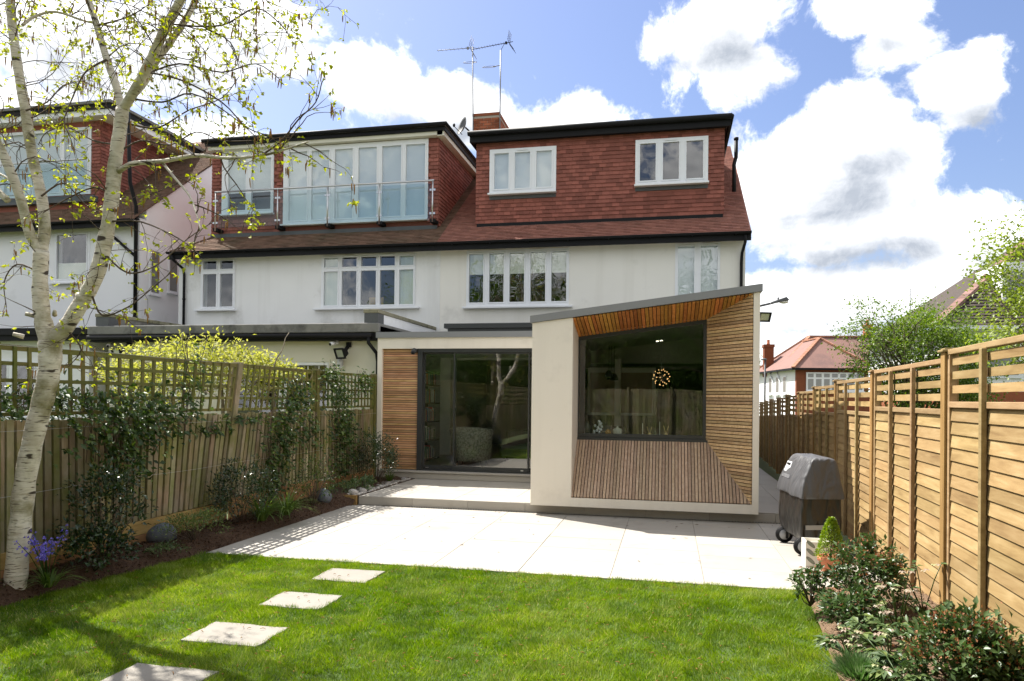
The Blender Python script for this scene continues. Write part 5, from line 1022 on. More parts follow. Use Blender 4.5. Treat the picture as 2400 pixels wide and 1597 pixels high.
# ---------------------------------------------------------------- plants
def arr_obj(name, V, F, T, mat, parent=None, origin=None, smooth=False, **tags):
    V = np.asarray(V, dtype=np.float32); F = np.asarray(F, dtype=np.int32)
    if origin is None: lo, hi = V.min(0), V.max(0); origin = ((lo[0]+hi[0])/2, (lo[1]+hi[1])/2, lo[2])
    o = np.array([float(x) for x in origin], dtype=np.float32); me = bpy.data.meshes.new(name); n, k = F.shape
    me.vertices.add(len(V)); me.vertices.foreach_set('co', (V-o).ravel()); me.loops.add(n*k); me.loops.foreach_set('vertex_index', F.ravel())
    me.polygons.add(n); me.polygons.foreach_set('loop_start', np.arange(0, n*k, k, dtype=np.int32)); me.update(calc_edges=True)
    a = me.attributes.new('tint', 'FLOAT', 'FACE'); a.data.foreach_set('value', np.asarray(T, dtype=np.float32))
    if smooth: me.polygons.foreach_set('use_smooth', np.ones(n, dtype=bool))
    return link(name, me, mat, parent, tuple(float(x) for x in origin), **tags)
def unit(a): return a/np.maximum(np.linalg.norm(a, axis=1, keepdims=True), 1e-6)
def leaf_arrays(P, D, N, L, Wd, T, fold=.25, droop=.15):
    n = len(P); D = unit(D); S = unit(np.cross(D, N)); N = unit(np.cross(S, D)); L = np.broadcast_to(L, n)[:, None]; Wd = np.broadcast_to(Wd, n)[:, None]
    mid = P+D*L*.45; V = np.stack([P, mid+S*Wd*.5+N*Wd*fold, P+D*L-N*L*droop, mid-S*Wd*.5+N*Wd*fold, mid-N*L*.02], 1).reshape(-1, 3)
    b = np.arange(n)[:, None]*5; F = np.concatenate([b+np.array([[0, 4, 1]]), b+np.array([[4, 2, 1]]), b+np.array([[0, 3, 4]]), b+np.array([[4, 3, 2]])], 1).reshape(-1, 3)
    return V, F, np.repeat(T, 4)
def cat_arr(parts):
    V = []; F = []; T = []; o = 0
    for v, f, t in parts: V.append(v); F.append(f+o); T.append(t); o += len(v)
    return np.concatenate(V), np.concatenate(F), np.concatenate(T)
def clumps(c, r, n, k, spread, g, shell=.75, low=-.35):
    """n points gathered in k clumps spread through an ellipsoid; returns points and outward directions"""
    u = unit(g.normal(size=(k*3, 3))); u = u[u[:, 2] > low][:k]; k = len(u); rad = (shell+(1-shell)*g.random(k)**.5)*(.72+.42*g.random(k))
    cc = u*rad[:, None]; i = g.integers(0, k, n); p = cc[i]+g.normal(size=(n, 3))*spread; o = unit(p*.6+g.normal(size=(n, 3))*.55+np.array([0, 0, .25]))
    return np.array(c)+p*np.array(r), o, i, np.array(c)+cc*np.array(r)
def leafy(t, c, r, n, k, mat, L, Wd, seed, spread=.16, stem=twigm, base=None, name='foliage', shell=.7, low=-.35, stems=14, srad=.006, buds=None):
    g = np.random.default_rng(seed); P, D, i, cc = clumps(c, r, n, k, spread, g, shell, low); P[:, 2] = np.maximum(P[:, 2], c[2]-r[2]*.98)
    up = np.array([0, 0, 1.0])+g.normal(size=(n, 3))*.45; T = np.clip(g.normal(.45, .2, n)+(g.random(k+1)[i]-.5)*.35, 0, 1)
    V, F, TT = leaf_arrays(P, D, up, L*g.uniform(.65, 1.25, n), Wd*g.uniform(.7, 1.2, n), T); arr_obj(name, V, F, TT, mat, t, origin=c, kind='stuff')
    b = Vector(base if base is not None else (c[0], c[1], c[2]-r[2])); m = MB()
    for q in cc[g.permutation(len(cc))[:stems]]:
        q = Vector(q); mid = b+(q-b)*.5+Vector(g.normal(size=3)*.05*max(r)); m.tube([b, mid, q], [srad, srad*.7, srad*.35], 5)
    m.build('stem', stem, t)['kind'] = 'stuff'
    if buds:
        bm_, nb, bl = buds; top = cc[cc[:, 2] > c[2]+r[2]*.05]
        if len(top):
            i = g.integers(0, len(top), nb); P = top[i]+g.normal(size=(nb, 3))*np.array(r)*.13+np.array([0, 0, r[2]*.14]); V, F, TT = leaf_arrays(P, unit(g.normal(size=(nb, 3))+np.array([0, 0, .8])), g.normal(size=(nb, 3)), bl*g.uniform(.6, 1.3, nb), bl*.6, g.random(nb)); arr_obj('bud_cluster', V, F, TT, bm_, t, origin=c, kind='stuff')
def shrub(name, label, cat, c, r, n, k, mat, L, Wd, seed, group=None, gz=.1, **kw):
    t = thing(name, label, cat, (c[0], c[1], gz), group); leafy(t, c, r, n, k, mat, L, Wd, seed, base=(c[0], c[1], gz), **kw); return t
# --- birch
def birch():
    bt = thing('birch_tree', 'silver birch with forked white trunk and sparse spring leaves', 'tree', (-5.42, 5.15, .08)); Y0 = 5.15; g = np.random.default_rng(31)
    def pl(pts, y0=Y0, y1=None):
        n = len(pts); return [atY(px, py, y0+(0 if y1 is None else (y1-y0)*i/(n-1))) for i, (px, py) in enumerate(pts)]
    stems = []
    def limb(pts, r0, r1, y1=None, y0=Y0, sides=12, key=None, up=0.0):
        p = pl(pts, y0, y1)
        if up:                                         # grows on above the picture's edge
            d = (p[-1]-p[-2]).normalized(); q = p[-1]
            for k in range(5): d = (d+Vector((g.normal()*.12, g.normal()*.14, .12))).normalized(); q = q+d*up/5; p.append(q)
        # smooth resample
        out = []
        for i in range(len(p)-1):
            for s in np.linspace(0, 1, 5)[:-1]:
                a, b, c_, d_ = p[max(i-1, 0)], p[i], p[i+1], p[min(i+2, len(p)-1)]
                out.append(.5*((2*b)+(c_-a)*s+(2*a-5*b+4*c_-d_)*s*s+(3*b-a-3*c_+d_)*s**3))
        out.append(p[-1]); n = len(out); rr = [(r0+(r1-r0)*(i/(n-1))**.85)*(1+.035*math.sin(i*1.9)+.03*g.normal()) for i in range(n)]
        stems.append((out, rr)); return out, rr
    tr, trr = limb([(34, 1385), (38, 1350), (47, 1240), (59, 1128), (80, 1020), (98, 950), (113, 885), (118, 835), (117, 800)], .088, .090)
    trr[0] *= 1.22; trr[1] *= 1.14; trr[2] *= 1.08
    trr[:] = [r*(1-.09*math.sin(math.pi*i/(len(trr)-1))) for i, r in enumerate(trr)]
    L1 = limb([(116, 806), (104, 765), (97, 720), (94, 663), (97, 587)], .072, .058)
    R1 = limb([(120, 806), (136, 785), (158, 762), (189, 712), (224, 650), (245, 571), (260, 485), (270, 383), (281, 306), (287, 255)], .068, .050)
    La = limb([(98, 592), (71, 551), (46, 459), (10, 367), (-30, 290), (-60, 200)], .042, .025, Y0-.3, up=1.2)
    Lb = limb([(97, 592), (105, 536), (97, 459), (74, 357), (59, 255), (41, 153), (28, 51), (23, -25)], .046, .030, Y0+.2, up=2.2)
    Ra = limb([(286, 262), (273, 204), (250, 138), (224, 51), (204, -10)], .032, .020, Y0+.3, up=2.0)
    Rb = limb([(287, 258), (316, 212), (347, 153), (383, 77), (423, 0), (440, -50)], .040, .026, Y0-.2, up=2.3)
    Rc = limb([(318, 216), (340, 190), (367, 143), (408, 87), (449, 20), (470, -40)], .030, .018, Y0+.25, up=1.8)
    Hb = limb([(274, 405), (290, 394), (316, 383), (383, 378), (459, 365), (536, 371), (612, 365), (663, 352), (724, 332)], .026, .006, Y0-.25)
    H2 = limb([(380, 380), (410, 418), (444, 459), (460, 500), (470, 540)], .012, .005, Y0-.4, y0=Y0-.05)
    H3_ = limb([(52, 60), (80, 40), (130, 28), (200, 50), (260, 62)], .014, .008, Y0+.3)
    La2 = limb([(46, 459), (20, 420), (-20, 400)], .012, .008); 
    L5 = limb([(18, 470), (-10, 440), (-40, 380)], .03, .02)
    stub = limb([(185, 705), (188, 675), (191, 648)], .020, .016)
    sec = []
    for pts, y1 in (([(330, 180), (420, 150), (520, 170), (600, 150), (660, 190)], 5.5), ([(350, 170), (430, 190), (520, 240), (580, 300), (640, 320)], 4.8), ([(420, 60), (520, 60), (600, 20), (660, 60), (680, 90)], 5.0), ([(300, 290), (370, 300), (440, 260), (520, 230), (560, 180)], 5.4),
                    ([(620, 360), (660, 330), (700, 280), (740, 240), (755, 190)], 4.9), ([(280, 340), (220, 330), (160, 300), (110, 310), (90, 340)], 5.5), ([(250, 140), (200, 170), (170, 230), (150, 290), (180, 330)], 4.7), ([(60, 260), (110, 240), (150, 200), (200, 190)], 5.4), ([(265, 460), (220, 440), (150, 470), (100, 500)], 4.9),
                    ([(240, 590), (300, 640), (370, 620), (440, 560), (500, 520)], 5.3), ([(94, 640), (40, 620), (10, 660), (15, 720)], 5.0), ([(255, 520), (330, 520), (420, 560), (470, 600)], 4.8), ([(275, 360), (330, 330), (400, 340), (460, 310), (520, 330), (590, 330)], 5.5), ([(97, 460), (150, 430), (200, 480), (260, 510)], 5.6), ([(215, 690), (240, 740), (300, 720), (340, 690), (400, 640)], 5.0),
                    ([(410, 30), (470, 60), (540, 100), (560, 160)], 5.4), ([(230, 60), (300, 40), (350, 10)], 4.9), ([(300, 230), (380, 240), (450, 220), (540, 270), (620, 340)], 5.0), ([(163, 780), (190, 820), (160, 860)], 5.3)):
        sec.append(limb(pts, .009, .0035, y1)); 
    tk = MB()
    for o, r in ((tr, trr), L1, R1, La, Lb, Ra, Rb, Rc, L5, stub):
        tk.tube(o, r, 18)
    for (px, py, dx, r) in ((205, 693, .10, .03), (92, 743, -.08, .022), (128, 738, .06, .02), (195, 700, .02, .05), (56, 790, -.05, .022)):
        p = atY(px, py, Y0); tk.tube([p, p+Vector((dx, -.06, .02))], [r, r*.75], 8)
    tk.build('trunk', barkm, bt)
    for o, r in [Hb, H2, H3_, La2]: MB().tube(o, r, 9).build('bough', barkm, bt)
    # twigs, leaves and catkins
    tw = MB(); LP = []; LD = []; CK = []
    def twig(p, d, r, length, lvl):
        n = max(3, int(length/.07)); pts = [p.copy()]; rr = [r]
        for k in range(n):
            d = (d+Vector((g.normal()*.22, g.normal()*.22, g.normal()*.20-.05-.05*(lvl > 0)))).normalized(); p = p+d*(length/n); pts.append(p.copy()); rr.append(max(.0014, r*(1-.75*(k+1)/n)))
            if lvl < 2 and g.random() < (.42 if lvl == 0 else .34):
                s = (d*.5+Vector(g.normal(size=3))*.8).normalized(); twig(p, s, r*.55, length*g.uniform(.28, .5), lvl+1)
            if (lvl > 0 or k > n*.3) and g.random() < .155:
                for q in range(g.integers(2, 5)): LP.append(p+Vector(g.normal(size=3)*.012)); LD.append(Vector((g.normal(), g.normal(), g.normal()*.6-.1)))
            if lvl > 0 and g.random() < .06: CK.append(p.copy())
        if len(pts) > 2: tw.tube(pts, rr, 4 if lvl else 5, cap=False)
        for q in range(2): LP.append(pts[-1]); LD.append(Vector((g.normal(), g.normal(), -.3)))
        if g.random() < .13: CK.append(pts[-1])
    for (o, r), cnt, ln in [(La, 14, .8), (Lb, 28, .9), (Ra, 26, .95), (Rb, 30, 1.0), (Rc, 28, .95), (Hb, 16, .5), (H2, 5, .35), (H3_, 6, .5), (R1, 10, .55), (L1, 4, .4), (L5, 3, .5)]:
        for k in range(cnt):
            i = int(len(o)*(.18+.8*(k+g.random())/cnt)); i = min(i, len(o)-2); d = (o[i+1]-o[i]).normalized(); a = g.uniform(0, 2*math.pi); u = d.orthogonal().normalized(); w = d.cross(u)
            twig(o[i], (d*.45+(u*math.cos(a)+w*math.sin(a))*.9+Vector((.12, 0, .12))).normalized(), g.uniform(.004, .0065), ln*g.uniform(.6, 1.3), 0)
    for o, r in sec:
        tw.tube(o, r, 5, cap=False)
        for k in range(9):
            i = int(len(o)*(.12+.85*(k+g.random())/9)); i = min(i, len(o)-2); d = (o[i+1]-o[i]).normalized(); twig(o[i], (d*.6+Vector(g.normal(size=3))*.7).normalized(), .003, g.uniform(.16, .42), 1)
    tw.build('twig', twigm, bt)['kind'] = 'stuff'
    P = np.array([tuple(p) for p in LP]); D = np.array([tuple(d) for d in LD]); n = len(P)
    V, F, T = leaf_arrays(P, D, g.normal(size=(n, 3))+np.array([0, 0, .6]), g.uniform(.024, .052, n), g.uniform(.016, .031, n), np.clip(g.normal(.5, .28, n), 0, 1)); arr_obj('crown', V, F, T, birch_leaf, bt, kind='stuff')
    ck = MB()
    for p in CK:
        for q in range(g.integers(1, 3)):
            s = p+Vector(g.normal(size=3)*.01); L = g.uniform(.045, .085); e = s+Vector((g.normal()*.006, g.normal()*.006, -L)); ck.tube([s, s+(e-s)*.12, s+(e-s)*.6, e], [.0014, .0050, .0050, .0022], 5)
    ck.build('catkin', catkin_m, bt)['kind'] = 'stuff'
birch()
# --- trees behind the fences and in the gardens
def tree(name, label, base, h, c, r, n, k, mat, L, seed, trunk_r=.12, group=None, limbs=16, spread=.13, bark=branchm):
    t = thing(name, label, 'tree', base, group); g = np.random.default_rng(seed); P, D, i, cc = clumps(c, r, n, k, spread, g, .5, -.8)
    T = np.clip(g.normal(.45, .2, n)+(g.random(k+1)[i]-.5)*.4, 0, 1); V, F, TT = leaf_arrays(P, D+np.array([0, 0, -.3]), np.array([0, 0, 1.0])+g.normal(size=(n, 3))*.5, L*g.uniform(.6, 1.3, n), L*.62*g.uniform(.7, 1.2, n), T); arr_obj('crown', V, F, TT, mat, t, origin=c)
    b = Vector(base); top = Vector(c)+Vector((0, 0, r[2]*.35)); mid = b+(top-b)*.45+Vector((g.normal()*.1, g.normal()*.1, 0)); m = MB().tube([b, mid, top], [trunk_r, trunk_r*.75, trunk_r*.25], 12)
    for q in cc[g.permutation(len(cc))[:limbs]]:
        q = Vector(q); s = b+(top-b)*g.uniform(.35, .9); m.tube([s, s+(q-s)*.55+Vector((0, 0, .12*(q-s).length*g.uniform(0, 1))), q], [trunk_r*.35, trunk_r*.2, trunk_r*.06], 6)
    m.build('trunk', bark, t); return t
a = atY(2160, 800, 15.5); tree('garden_tree', 'feathery mid-green tree just beyond the golden fence', (a.x, 15.5, -.05), 3, (a.x, 15.5, 2.45), (1.22, 1.3, 1.05), 22000, 80, treeg, .055, 41, .09, limbs=34, spread=.15)
a = atY(2165, 740, 15.0); tree('garden_tree', 'airy young green tree rising above the feathery one beyond the fence', (a.x-.3, 15.0, -.05), 3, (a.x-.35, 15.0, 3.05), (1.25, 1.0, .75), 2600, 40, treeg, .06, 42, .05, limbs=40, spread=.10)
a = atY(2455, 690, 10.5); tree('garden_tree', 'lime green leafy tree overhanging from beyond the fence end', (a.x+.5, 10.5, -.05), 4, (a.x+.40, 10.5, 3.05), (1.35, 1.3, 1.3), 11000, 70, treel, .058, 43, .09, limbs=40, spread=.12)
tree('garden_tree', 'dark round tree far behind the pinkish roof', (6.5, 75, -.05), 7, (7.0, 75, 4.6), (3.5, 3, 2.5), 900, 40, branchm and dark_l, .22, 44, .2, limbs=34, spread=.2)
for k, (x, y, h, mt, lab) in enumerate(((-9, -10, 10.5, dark_l, 'dark evergreen tree at the garden end showing as a reflection in the sliding doors'), (-3.6, -13, 11, treeg, 'green tree at the garden end reflected in the sliding door glass'), (2.2, -12, 10, dark_l, 'dark tree at the garden end reflected high in the picture window'), (7.5, -11, 9.5, treeg, 'green tree reflected at the right edge of the picture window'), (-15, -9, 10, treeg, 'tree in the next garden reflected in the upstairs windows'))):
    tree('garden_tree', lab, (x, y, -.05), h, (x, y, h*.60), (3.3, 2.6, h*.44), 17000, 110, mt, .11, 50+k, .2, limbs=60, spread=.15)
t = thing('added_hedge', 'tall dark hedge across the garden end seen only as reflection', 'hedge', (-1, -13, 0))
cv = []; nx, nz = 60, 16
for j in range(nz+1):
    for i in range(nx+1):
        x, z = -15+28*i/nx, 6.2*j/nz; cv.append((x+rng.normal()*.1, -15.2+.35*math.sin(x*1.9)+.25*math.sin(z*3+x)+rng.normal()*.12+(.5 if j == nz else 0), z+(.5*math.sin(x*1.3)+.3*math.sin(x*3.7) if j == nz else 0)))
MB().add(cv, [(j*(nx+1)+i, j*(nx+1)+i+1, (j+1)*(nx+1)+i+1, (j+1)*(nx+1)+i) for j in range(nz) for i in range(nx)], .35).build('added_hedge_core', dark_l, t)  # hedge and solid core added to block sky gaps in the glass reflections
for k in range(14): leafy(t, (-14+k*2.0, -14.9, 3.0), (1.4, .8, 3.2), 3200, 60, dark_l, .13, .08, 300+k, name='foliage', stems=3, low=-.95)
for k, x in enumerate((-15, -8.5, -2.0, 4.5, 11)): tree('garden_tree', ['broad green tree far behind the garden end seen in upstairs panes', 'leafy tree far beyond the hedge reflected left in sliding doors', 'big tree far beyond the hedge reflected behind the birch image', 'big tree far beyond the hedge reflected in picture window', 'far tree beyond hedge reflected by the right-hand panes'][k], (x, -21-(k % 2)*2, -.05), 12, (x, -21-(k % 2)*2, 5.6), (4.4, 3.2, 5.6), 9000, 90, dark_l if k % 2 else treeg, .30, 400+k, .25, limbs=40, spread=.22)  # second tree row added as a backdrop blocking low sky in reflections
# --- vine on the neighbour's pergola behind the trellis
vt = thing('wisteria_vine', 'yellow-green vine spread over a frame behind the trellis', 'vine', (-8.4, 11.6, 0)); pts = []; g = np.random.default_rng(61)
vb = [(350, 850, 11.6, .75, .40), (430, 838, 11.7, .80, .42), (500, 842, 11.6, .8, .38), (560, 850, 11.6, .65, .26), (610, 862, 11.7, .45, .2), (300, 880, 11.5, .5, .25), (420, 895, 11.4, .9, .30), (540, 900, 11.4, .9, .25), (330, 930, 11.3, .5, .22), (660, 880, 11.8, .3, .15)]
for k, (px, py, y, rx, rz) in enumerate(vb):
    c = atY(px, py, y); P, D, i, cc = clumps(tuple(c), (rx, .6, rz), 760, 30, .20, g, .4, -.6); n = len(P); V, F, T = leaf_arrays(P, D+np.array([0, 0, -.25]), np.array([0, 0, 1.])+g.normal(size=(n, 3))*.5, g.uniform(.05, .095, n), g.uniform(.03, .05, n), np.clip(g.normal(.5, .25, n), 0, 1)); pts.append((V, F, T))
V, F, T = cat_arr(pts); arr_obj('crown', V, F, T, wist, vt); m = MB()
for k in range(38):
    p = atY(g.uniform(280, 660), g.uniform(850, 945), 11.5+g.normal()*.25); q = [p]
    d = Vector((g.normal(), g.normal()*.4, g.normal()*.35)).normalized()
    for s in range(6): d = (d+Vector(g.normal(size=3)*.35)).normalized(); p = p+d*.16; q.append(p)
    m.tube(q, [.014*(1-.1*j) for j in range(7)], 5)
for px in (330, 520, 640): p = atY(px, 900, 11.6); m.tube([(p.x, p.y, 0), (p.x+.05, p.y, 1.1), p], [.05, .04, .02], 8)
m.build('trunk', branchm, vt)
# --- climbers on the left fence
def climber(label, y0, y1, z0, z1, n, seed, blobs, mat=ivy, L=.075):
    t = thing('climbing_plant', label, 'climber', (LX+.1, (y0+y1)/2, .1), 'climbers on the board fence'); g = np.random.default_rng(seed); P = []; m = MB()
    for (yc, zc, ry, rz, w, dep) in blobs:
        k = int(n*w); p = np.stack([LX+.07+np.abs(g.normal(size=k))*dep, yc+g.normal(size=k)*ry*.5, zc+g.normal(size=k)*rz*.5], 1); P.append(p)
        for _ in range(5):
            s = Vector((LX+.07, yc+g.normal()*ry*.3, max(.1, zc-rz))); q = [s]
            for _2 in range(6): s = s+Vector((abs(g.normal())*.012, g.normal()*.05, rz*.33)); q.append(s)
            m.tube(q, .004, 5)
    P = np.concatenate(P); P[:, 2] = np.clip(P[:, 2], .08, 2.35); P[:, 1] += np.array([lean(v) for v in P[:, 1]])*(P[:, 2]-1.0)
    cl = .06*np.sin(P[:, 1]*23+P[:, 2]*17); P[:, 1] += cl; k = len(P); D = np.stack([.7+g.random(k)*.5, g.normal(size=k)*.7, g.normal(size=k)*.5-.35], 1); Nn = np.stack([np.ones(k)*.9, g.normal(size=k)*.5, .6+g.normal(size=k)*.4], 1)
    V, F, T = leaf_arrays(P, D, Nn, L*g.uniform(.6, 1.3, k), L*.6*g.uniform(.7, 1.2, k), np.clip(g.normal(.4, .26, k), 0, 1)); arr_obj('foliage', V, F, T, mat, t, kind='stuff'); m.build('stem', twigm, t)['kind'] = 'stuff'
yz = lambda px, py: (atX(px, py, LX+.1).y, atX(px, py, LX+.1).z)
A = []
for px, py, ry, rz, w, dep in ((250, 1000, .75, .35, .22, .09), (330, 985, .7, .35, .24, .10), (290, 1080, .5, .35, .16, .08), (395, 960, .6, .25, .12, .05), (440, 880, .25, .5, .05, .03), (60, 940, .5, .15, .07, .04), (200, 940, .6, .12, .08, .04)): q = yz(px, py); A.append((q[0], q[1], ry, rz, w, dep))
climber('thick dark climber covering the board fence beside the birch', 5.3, 7.6, .1, 2, 1550, 71, A)
A = []
for px, py, ry, rz, w, dep in ((660, 1000, .7, .55, .35, .08), (650, 1090, .6, .5, .22, .06), (690, 930, .9, .35, .18, .05), (640, 1150, .3, .3, .06, .05), (560, 985, .9, .06, .06, .03), (500, 1010, .8, .06, .05, .03), (720, 1010, .6, .3, .10, .06)): q = yz(px, py); A.append((q[0], q[1], ry*.72, rz, w, dep))
climber('leafy climber hanging on the middle of the old board fence', 8.5, 11, .2, 2.1, 1400, 72, A)
A = []
for px, py, ry, rz, w, dep in ((790, 920, .9, .3, .25, .06), (800, 1000, .8, .5, .35, .08), (795, 1080, .7, .5, .2, .07), (850, 900, .6, .25, .12, .04), (770, 880, .5, .2, .10, .05)): q = yz(px, py); A.append((q[0], q[1], ry*.7, rz, w, dep))
climber('bushy climber reaching over the trellis close to the extension', 11, 13.2, .2, 2.2, 1350, 73, A)
t = thing('laurel_hedge', 'glossy evergreen hedge showing through the trellis behind the birch', 'hedge', (-6.3, 6.5, 0)); P = []
for k in range(8): leafy(t, (-6.35-.1*(k % 3), 4.9+k*.42, 1.15), (.35, .45, .62+.05*(k % 2)), 420, 24, ever, .085, .04, 80+k, name='foliage', stems=6)
# --- left bed
def at_bed(px, py, z=.12): p = atZ(px, py, z); return p
shrub('evergreen_shrub', 'tall dark shrub with pinkish tips in front of the thick climber', 'shrub', (-5.30, 6.0, .55), (.32, .36, .50), 1300, 50, ever, .052, .024, 90, stems=20, buds=(bud, 90, .02))
shrub('evergreen_shrub', 'low dark leafy shrub at lawn edge below the thick climber', 'shrub', (-5.18, 5.75, .27), (.28, .36, .24), 900, 40, ever, .05, .028, 91, stems=12)
shrub('evergreen_shrub', 'compact dark evergreen bush beside the strap-leaved clumps', 'shrub', (-5.28, 8.25, .46), (.34, .46, .42), 2200, 50, ever, .04, .02, 92, stems=14)
shrub('rose_bush', 'thin rose bush with small white buds near the terrace corner', 'shrub', (-5.15, 9.9, .42), (.25, .42, .38), 700, 40, ivy, .04, .022, 93, stems=22, buds=(hellf, 14, .03))
shrub('evergreen_shrub', 'round dark evergreen against the slatted cedar panel', 'shrub', (-5.22, 12.45, .58), (.36, .50, .48), 2600, 60, ever, .045, .022, 94, stems=14)
shrub('euphorbia_plant', 'low yellow-green rosettes at patio edge beside the boulder', 'perennial', (-5.16, 7.15, .26), (.28, .44, .17), 1300, 40, foliage('euphorbia_leaf', [(.06, .10, .03), (.11, .16, .04), (.22, .26, .07)], .5, .3), .035, .014, 95, stems=16)
shrub('saxifrage_plant', 'pale green cushion plant in front of the boulder', 'perennial', (-5.10, 6.62, .13), (.16, .20, .07), 420, 24, hell_l, .03, .012, 96, stems=6)
shrub('hellebore_plant', 'lime green hellebore by pebbles at terrace edge', 'perennial', (-5.10, 11.55, .24), (.20, .42, .10), 420, 30, hell_l, .07, .03, 97, stems=14, gz=.15, buds=(hellf, 30, .04))
shrub('saxifrage_plant', 'pale green mound behind the sleeper near pebbles', 'perennial', (-5.22, 11.0, .23), (.22, .22, .09), 420, 26, hell_l, .035, .014, 98, stems=6, gz=.15)
def straps(name, label, c, n, L, w, seed, spread, mat=strap, group=None):
    t = thing(name, label, 'perennial', c, group); g = np.random.default_rng(seed); V = []; F = []; T = []
    for k in range(n):
        a = g.uniform(0, 2*math.pi); d = np.array([math.cos(a), math.sin(a), 0]); s = np.array([-d[1], d[0], 0])*w/2; p = np.array(c)+d*g.uniform(0, .05); ll = L*g.uniform(.6, 1.15); out = spread*g.uniform(.4, 1.2); b = len(V); q = []
        for j in range(6):
            u = j/5; z = ll*(u*1.0-.62*u*u*out*1.5); q = p+d*(ll*out*u**1.3)+np.array([0, 0, max(z, .01-.0)]); ww = s*(1-u**2)*(1 if u > .05 else .6); V += [q-ww, q+ww]
        for j in range(5): F += [(b+2*j, b+2*j+1, b+2*j+3), (b+2*j, b+2*j+3, b+2*j+2)]; T += [.2+.6*g.random()]*2 if j == 0 else [T[-1]]*2
    arr_obj('leaf_blades', V, F, T, mat, t, origin=c); return t, g
straps('daylily_clump', 'arching strap-leaved clump next to compact dark bush', (-5.10, 8.45, .12), 110, .62, .016, 101, .85); straps('daylily_clump', 'arching strap-leaved clump spilling over patio edge toward the rose', (-5.05, 8.95, .12), 140, .60, .016, 102, .95)
straps('daylily_clump', 'strap-leaved tuft in front of the round evergreen by the cedar panel', (-5.08, 12.75, .16), 60, .34, .012, 103, .8)
bb = atZ(112, 1372, .10); t, g = straps('bluebell_clump', 'flowering bluebells with long leaves at the foot of the birch', (bb.x+.02, bb.y, .08), 60, .34, .015, 104, .9)
m = MB(); P = []
for k in range(13):
    p = Vector((bb.x, bb.y, .1)); e = p+Vector((g.normal()*.075, g.normal()*.08, g.uniform(.30, .50))); mid = p+(e-p)*.6+Vector((0, 0, .04)); m.tube([p, mid, e], [.004, .0035, .002], 5)
    for j in range(11): u = .62+.38*j/10; q = mid+(e-mid)*((u-.6)/.4); P.append(np.array(q)+g.normal(size=3)*.014)
m.build('flower_stem', strap, t)['kind'] = 'stuff'; P = np.repeat(np.array(P), 3, 0); n = len(P); V, F, T = leaf_arrays(P+g.normal(size=(n, 3))*.004, np.stack([g.normal(size=n)*.7, g.normal(size=n)*.7, -.7*np.ones(n)], 1), g.normal(size=(n, 3)), .024, .014, g.random(n)); arr_obj('bluebell_flower', V, F, T, bluef, t, kind='stuff')
straps('daylily_clump', 'single arching leaf tuft behind the birch base at lawn edge', (-5.42, 4.72, .1), 26, .36, .014, 105, .9)
o = MB().ball((-5.43, 6.98, .20), (.155, .15, .125), 22, 14, lump=.05, seed=5).build('boulder', boulder_m, bevel=0); tag(o, 'rounded blue-grey boulder sitting in the bed against the fence', 'boulder')
o = MB().ball((-5.20, 10.35, .18), (.13, .13, .13), 20, 12, lump=.06, seed=9).build('boulder', boulder_m); tag(o, 'small blue-grey boulder beside the rose bush at sleeper end', 'boulder')
tag(MB().box(-5.68, -4.845, 10.76, 10.81, .0, .165).build('timber_sleeper', gravelb, bevel=.005), 'short dark timber sleeper holding the raised bed by the terrace', 'sleeper')
m = MB()
for k in range(260):
    y = random.uniform(10.84, 13.4); x = -4.86-abs(random.gauss(0, .13)); r = random.uniform(.012, .034)
    m.ball((x, y, .155+r*.3), (r*random.uniform(.9, 1.5), r, r*.65), 7, 5, t=random.random(), lump=.05, seed=k)
m.build('pebbles', pebble_m, kind='stuff', label='rounded grey pebbles strewn along the terrace edge', category='pebbles')
for k, (px, py, y, r) in enumerate(((848, 1162, 11.2, .055), (824, 1168, 10.95, .07), (870, 1145, 11.4, .05), (888, 1132, 11.8, .05))):
    x = max(-5.35, -4.93-.06*k); tag(MB().ball((x, y, .16+r*.4), (r*1.3, r, r*.75), 14, 9, lump=.05, seed=60+k).build('cobble', pebble_m), ['large pale cobble on the pebbles nearest the lime green hellebore stems', 'biggest pale cobble lying just behind the timber sleeper', 'pale cobble beside the leaves of the lime green hellebore', 'pale cobble between hellebore and the round evergreen'][k], 'cobble', 'large cobbles at the terrace edge')
